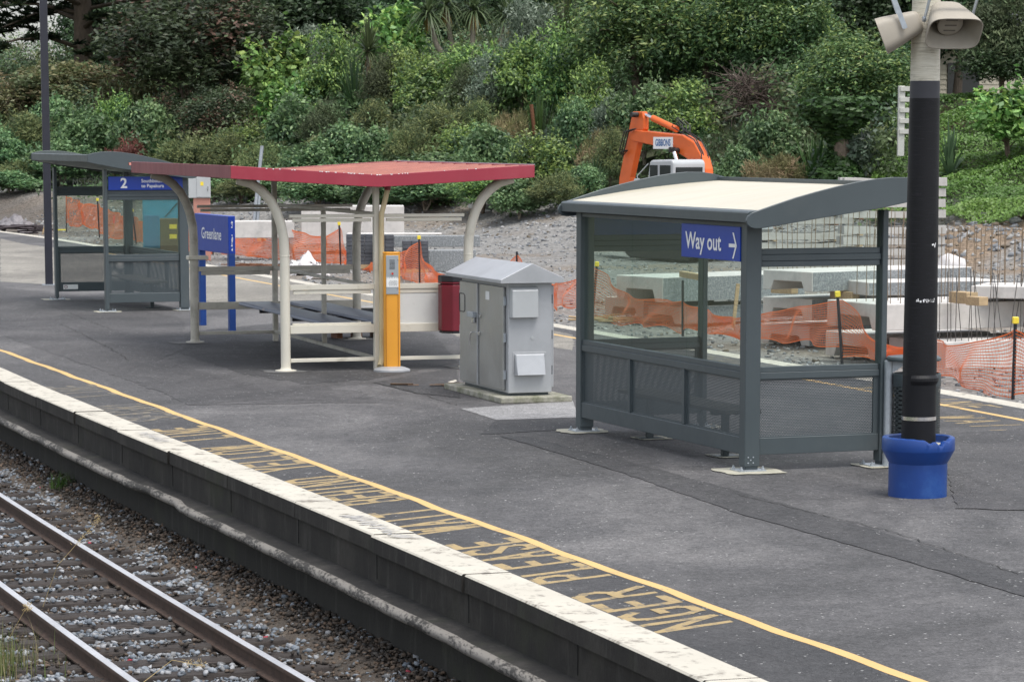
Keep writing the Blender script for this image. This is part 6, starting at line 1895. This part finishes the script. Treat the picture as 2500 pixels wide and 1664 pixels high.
P('glossy', 400, 385, 160, .5, 'low green bush between the two grey and red shelters')
P('tips', 575, 285, 110, 5, 'yellow green bush under the russet tree, above the red roof')
P('feather', 525, 310, 120, 3.5, 'olive feathery bush behind the left corner of the red roof')
P('feather', 610, 325, 100, 2.5, 'brownish feathery bush behind the leaning grey pole')
P('glossy', 500, 390, 180, 0, 'grassy green bush beside the pale electrical cabinet')
P('glossy', 640, 385, 180, .5, 'low green bush behind the post top of the cream shelter')
P('bigleaf', 648, 85, 150, 9.5, 'large leaved shrub with rosettes of broad leaves, left of the yucca')
P('bigleaf', 665, 175, 140, 8, 'lower large leaved shrub beneath the other broad leaf one')
P('bigleaf', 905, 15, 150, 15, 'bright large leaved shrub behind the lone cabbage tree head')
P('grey', 715, 60, 110, 11, 'grey green shrub above the broad leaf shrub')
P('tips', 762, 75, 130, 9.5, 'tall bush with yellow green tips left of the yucca')
P('yucca', 820, 95, 125, 8.5, 'large dark green yucca under the lone cabbage tree', .4)
P('cabbage', 852, 25, 118, 9.5, 'lone cabbage tree with round spiky head and yellow dead skirt', .2)
P('glossy', 700, 225, 170, 5.5, 'rounded green bush in the middle of the slope under the broad leaves')
P('dull', 745, 235, 110, 5, 'dull brown shrub above the left half of the red roof')
P('dull', 885, 130, 110, 8, 'dull brown shrub right of the yucca')
P('feather', 865, 230, 110, 6, 'feathery bush below the yucca')
P('tips', 935, 95, 120, 9, 'pale tipped bush right of the lone cabbage tree')
P('tips', 985, 130, 150, 8, 'wide pale tipped bush in the middle of the slope')
P('tips', 1050, 110, 130, 9, 'pale tipped bush under the cabbage tree cluster')
P('dull', 1075, 150, 100, 8, 'dull shrub between two pale tipped bushes under the cabbage trees')
P('cabbages', 1075, -45, 250, 17, 'clump of cabbage trees with drooping heads on bare trunks', 3.3)
P('grey', 1130, 120, 120, 8, 'silvery grey shrub right of the cabbage tree trunks')
P('bigleaf', 1135, 105, 70, 10, 'small bright leafy shrub behind the silvery shrub')
P('grey', 1215, 0, 130, 15, 'tall grey green shrub beside the palm')
P('palm', 1300, -40, 130, 15, 'palm with upright fronds and brown dead ones at the top')
P('tips', 1205, 75, 140, 8.5, 'tall pale tipped bush left of the excavator, nearest the palm')
P('tips', 1305, 55, 150, 9, 'tall pale tipped bush below the palm')
P('tips', 1350, 150, 120, 6.5, 'pale tipped bush lower right of the palm')
P('flax', 1240, 185, 80, 6, 'bright green flax by the rusty red post')
P('feather', 1010, 245, 180, 5, 'wide olive feathery bush above the middle of the red roof')
P('feather', 940, 290, 110, 3, 'feathery bush with bare stems above the red roof')
P('feather', 1110, 225, 120, 6, 'upper olive feathery bush right of the wide one')
P('straw', 1170, 245, 120, 5, 'brown dry grass clump below the flax')
P('glossy', 790, 295, 160, 2.5, 'pale green low bush behind the roof valley of the cream shelter')
P('glossy', 880, 300, 130, 2.5, 'small low bush right of the roof valley')
P('glossy', 730, 330, 150, 1.5, 'leafy low bush directly behind the red roof on the left')
P('tips', 1075, 275, 120, 3, 'yellow green low bush behind the right half of the red roof')
P('glossy', 1130, 300, 150, 2, 'deep green low bush behind the right end of the red roof')
P('glossy', 1000, 355, 260, .2, 'long dark low bush filling the gap under the red roof')
P('glossy', 820, 380, 230, .2, 'dark low bush under the middle of the red roof')
P('tips', 1240, 305, 140, .6, 'open bush with bare lower stems at the foot of the bank')
P('glossy', 1340, 385, 110, .6, 'small yellowish bush left of the near shelter roof')
P('yucca', 1368, 345, 80, 2, 'small yucca left of the near shelter roof end')
P('glossy', 1325, 235, 110, 5, 'dull green bush on the open slope left of the excavator')
P('grey', 1405, 215, 100, 5.5, 'grey green shrub left of the excavator arm')
P('feather', 1400, 300, 90, 3, 'small dark feathery bush just left of the excavator arm')
P('broad', 1480, -90, 320, 10, 'tall broadleaf tree rising behind the excavator')
P('broad', 1640, -100, 300, 11, 'tall vine hung tree right of the one behind the excavator')
P('broad', 1800, -80, 260, 12, 'tall tree between the vine hung tree and the pole')
P('tips', 1560, 190, 150, 6, 'leafy bush directly above the excavator boom')
P('glossy', 1480, 200, 160, 6, 'dark green bush above the tip of the excavator arm')
P('glossy', 1700, 345, 120, 2.5, 'pale flowering bush right of the excavator cab')
P('twigs', 1720, 130, 200, 8.3, 'tangle of bare brown twigs in front of the trees')
P('glossy', 1780, 265, 140, 5, 'sparse bush below the tangle of twigs')
P('broad', 1965, 60, 290, 8, 'rounded bright tree left of the loudspeaker pole')
P('vine', 1920, 215, 110, 3.5, 'trunk cloaked in ivy above the right end of the near shelter')
P('flax', 1870, 290, 110, 4, 'drooping spiky plant at the foot of the ivy cloaked trunk')
P('dark', 2010, -120, 300, 17, 'dark evergreen tree behind the left loudspeaker')
P('dark', 2190, -90, 260, 18, 'dark evergreen tree behind the right loudspeaker')
P('dull', 2290, -40, 190, 14, 'dull reddish grey shrub in the top right corner')
P('dark', 2300, 60, 200, 14, 'dark evergreen tree at the right edge under the reddish shrub')
P('bigleaf', 2312, 195, 150, 6.5, 'bright green leafy shrub at the right edge above the ivy slope')
P('agave', 2178, 268, 80, 5.5, 'pale agave rosette just right of the black pole')
P('straw', 1790, 345, 170, 2, 'dry brown brushwood below the sparse bush')
P('straw', 1390, 285, 120, 4, 'dry brown grass on the open slope by the excavator arm')

P('glossy', 980, 408, 190, -1.6, 'low bush at the bank top under the right of the red roof')
P('tips', 1110, 395, 150, -1.4, 'leafy low bush on the bank top right of the cream shelter')
P('glossy', 1195, 415, 130, -1.6, 'small round bush at the bank edge above the grey boulders')
P('feather', 1285, 395, 120, -1.0, 'feathery low bush on the bank just left of the near shelter roof')
P('glossy', 870, 412, 170, -1.5, 'dark low bush seen between the posts of the cream shelter')
P('glossy', 735, 408, 170, -1.4, 'low green bush seen under the left half of the red roof')
P('feather', 560, 405, 120, -1.0, 'grassy feathery bush left of the netting heap')
P('glossy', 30, 395, 150, -1.2, 'low bush behind the scrap heap at the left edge')
def scatter_cover():
    r = np.random.default_rng(12)
    def cover(name, n, smin, smax, kmin, kmax, size, pal, hgt, label, lump, cat):
        s = r.uniform(smin, smax, n*2); k = r.uniform(kmin, kmax, n*2)
        D = (62.47 + s)/(.629 + .777*k); x = k*D
        keep = r.random(n*2) < (.5 if lump < .2 else .75)
        if lump < .2: keep &= (wob(x, D, .55, 7) + .5*wob(x, D, 1.6, 2) > -.55)
        x, D = x[keep][:n], D[keep][:n]; m = len(x)
        L_ = lump*np.clip(.55 + .55*wob(x, D, 1.1, 3) + .35*wob(x, D, 2.4, 5), 0, 2)
        C = np.c_[x, D, Hgt(x, D) + L_ + r.uniform(-.05, hgt, m)]
        gx = lump*np.cos(x*1.1 + D); gy = lump*np.sin(D*1.1)
        Nn = unit(np.c_[r.normal(size=m)*.5 + gx*.3, r.normal(size=m)*.5 - .3, np.full(m, .8)])
        L = size*r.uniform(.6, 1.35, m)
        V, F = leaf_quads(C, Nn, r.normal(size=(m, 3)), L, L*.6)
        pal = np.array(pal)
        c = pal[np.clip((1.5 + 1.3*wob(x, D, .8, 9) + r.normal(0, .6, m)).astype(int), 0, len(pal) - 1)]*r.uniform(.7, 1.3, (m, 1))
        setting(np_obj(name, np_mesh(name, V, F, LEAF, np.repeat(c*1.65, 4, 0))), 'stuff', label, cat)
    cover('hillside_undergrowth', 62000, -1.5, 24, -.18, .135, .085, [(.035, .06, .025), (.05, .08, .03), (.06, .095, .035), (.09, .085, .045)], .28, 'mixed weeds and undergrowth between the bushes on the slope', .15, 'undergrowth')
    cover('ivy_slope', 120000, -1.0, 14, .118, .25, .052, [(.05, .1, .02), (.066, .125, .024), (.085, .15, .03), (.1, .16, .038)], .1, 'bright green ivy covering the slope at the right edge', .42, 'ivy')
scatter_cover()
def shrubbery():
    r = np.random.default_rng(33); n = 250000
    nl = 2300
    s = r.uniform(3.5, 30, nl); k = r.uniform(-.185, .128, nl)
    D = (62.47 + s)/(.629 + .777*k); x = k*D
    keep = ~((s < 9) & (k > .005) & (k < .1) & (r.random(nl) < .75))
    s, k, D, x = s[keep], k[keep], D[keep], x[keep]; nl = len(x)
    R = r.uniform(.35, .85, nl)*(1 + .02*s); hh = r.uniform(.4, 1.5, nl)*(.75 + .05*s)
    z = Hgt(x, D) + hh
    tone = r.uniform(.55, 1.45, nl)
    pal = np.array([(.045, .075, .032), (.052, .088, .046), (.06, .07, .03), (.04, .055, .026), (.07, .1, .04), (.05, .07, .05)])
    pi = np.clip((wob(x, D, .5, 6)*2.5 + 2.5 + r.normal(0, 1.2, nl)).astype(int), 0, 5)
    i = r.integers(0, nl, n)
    d = unit(r.normal(size=(n, 3)) + np.array([0, -.4, .35]))
    C = np.c_[x[i], D[i], z[i]] + d*(R[i]*r.random(n)**.3)[:, None]*np.array([1.15, 1.15, .95])
    Nn = unit(d*.5 + r.normal(size=(n, 3))*.6 + np.array([0, 0, .35]))
    L = .1*r.uniform(.6, 1.35, n)
    V, F = leaf_quads(C, Nn, r.normal(size=(n, 3)), L, L*.45)
    c = pal[pi[i]]*tone[i][:, None]*r.uniform(.7, 1.3, (n, 1))*LB
    setting(np_obj('hillside_shrubbery', np_mesh('hillside_shrubbery', V, F, LEAF, np.repeat(c, 4, 0))), 'stuff', 'tangled mixed shrubbery filling the slope between the single bushes', 'shrubbery')
shrubbery()
def backdrop():
    r = np.random.default_rng(14); n = 60000
    s = r.uniform(30, 46, n); k = r.uniform(-.14, .27, n)
    D = (62.47 + s)/(.629 + .777*k); x = k*D
    z0 = Hgt(x, D); z = z0 + (1 + 11.5*r.random(n))*(.8 + .25*wob(x, D, .3, 2))
    C = np.c_[x, D + 1.5*wob(x, z, .8, 4), z]
    Nn = unit(np.c_[r.normal(size=n)*.6, -np.abs(r.normal(size=n)) - .3, r.normal(size=n)*.5 + .5])
    L = .24*r.uniform(.6, 1.4, n)
    V, F = leaf_quads(C, Nn, r.normal(size=(n, 3)), L, L*.6)
    c = np.array(GD)[r.integers(0, 4, n)]*r.uniform(.9, 2.0, (n, 1))
    setting(np_obj('distant_woodland', np_mesh('distant_woodland', V, F, LEAF, np.repeat(c, 4, 0))), 'stuff', 'dark woodland closing the view behind the hillside trees', 'woodland')
backdrop()

# grass, weeds and stalks by the track
def grass(name, label, cx, cy, z, n, sp, h0, h1, pal, seed, kind=None, lean=.35):
    r = np.random.default_rng(seed); V, F, C = [], [], []
    for i in range(n):
        x, y = cx + r.normal(0, sp), cy + r.normal(0, sp*1.4); h = r.uniform(h0, h1); a = r.uniform(0, 6.28); l = r.uniform(.1, lean)*h; w = r.uniform(.002, .0045)
        sx, sy = -math.sin(a)*w, math.cos(a)*w; c = np.array(pal[r.integers(0, len(pal))])*r.uniform(.7, 1.3); k = len(V)
        for t in (0, .4, .75, 1):
            px_, py_ = x + math.cos(a)*l*t*t, y + math.sin(a)*l*t*t; q = 1 - t*.95
            V += [(px_ - sx*q, py_ - sy*q, z + h*t*(1 - .12*t)), (px_ + sx*q, py_ + sy*q, z + h*t*(1 - .12*t))]; C += [c, c]
        for s in range(3): F.append((k + 2*s, k + 2*s + 1, k + 2*s + 3, k + 2*s + 2))
    o = np_obj(name, np_mesh(name, V, F, LEAFM, np.array(C)))
    return setting(o, 'stuff', label, 'grass') if kind else tag(o, label, 'grass')
g = G(10, 1640, -.9); grass('grass_verge', 'long green and straw coloured grass at the lower left corner', g.x - .16, g.y, -.9, 520, .2, .12, .4, [(.12, .17, .055), (.2, .22, .09), (.3, .27, .14)], 3, 'stuff')
g = G(150, 1190, -.8); grass('weed_tuft', 'small green weed tuft growing against the platform wall', g.x, g.y, -.8, 160, .07, .08, .22, [(.05, .11, .025), (.07, .14, .03)], 5, None, .8)
def stalks(label, pts, seed, heads=True):
    r = random.Random(seed); mb = MB()
    P_ = [AT(x, y, D) for x, y, D in pts]
    mb.tube(P_, [.0025, .002, .0012][:len(P_)] if len(P_) == 3 else .003, 5)
    for i in range(60):
        t = r.uniform(.7, 1); p = P_[-2].lerp(P_[-1], (t - .5)*2) + Vector((r.uniform(-.02, .02), r.uniform(-.02, .02), r.uniform(-.02, .02)))
        mb.tube([p, p + Vector((r.uniform(-.015, .015), 0, r.uniform(-.01, .025)))], .0013, 3, cap=False)
    o = mb.build('grass_stalk', STRAW)
    tag(o, label, 'grass stalk', 'dry grass stalks by the track')
stalks('dry seeded stalk arching over the rail from the lower left', [(105, 1480, 20.6), (140, 1380, 20.4), (245, 1262, 20.2)], 1)
stalks('second dry stalk bending low across the near rail', [(20, 1560, 20.2), (60, 1490, 20.0), (70, 1480, 20.0)], 2)
stalks('third dry stalk crossing the ballast between the rails', [(330, 1680, 18.9), (420, 1610, 18.9), (500, 1625, 18.9)], 3)
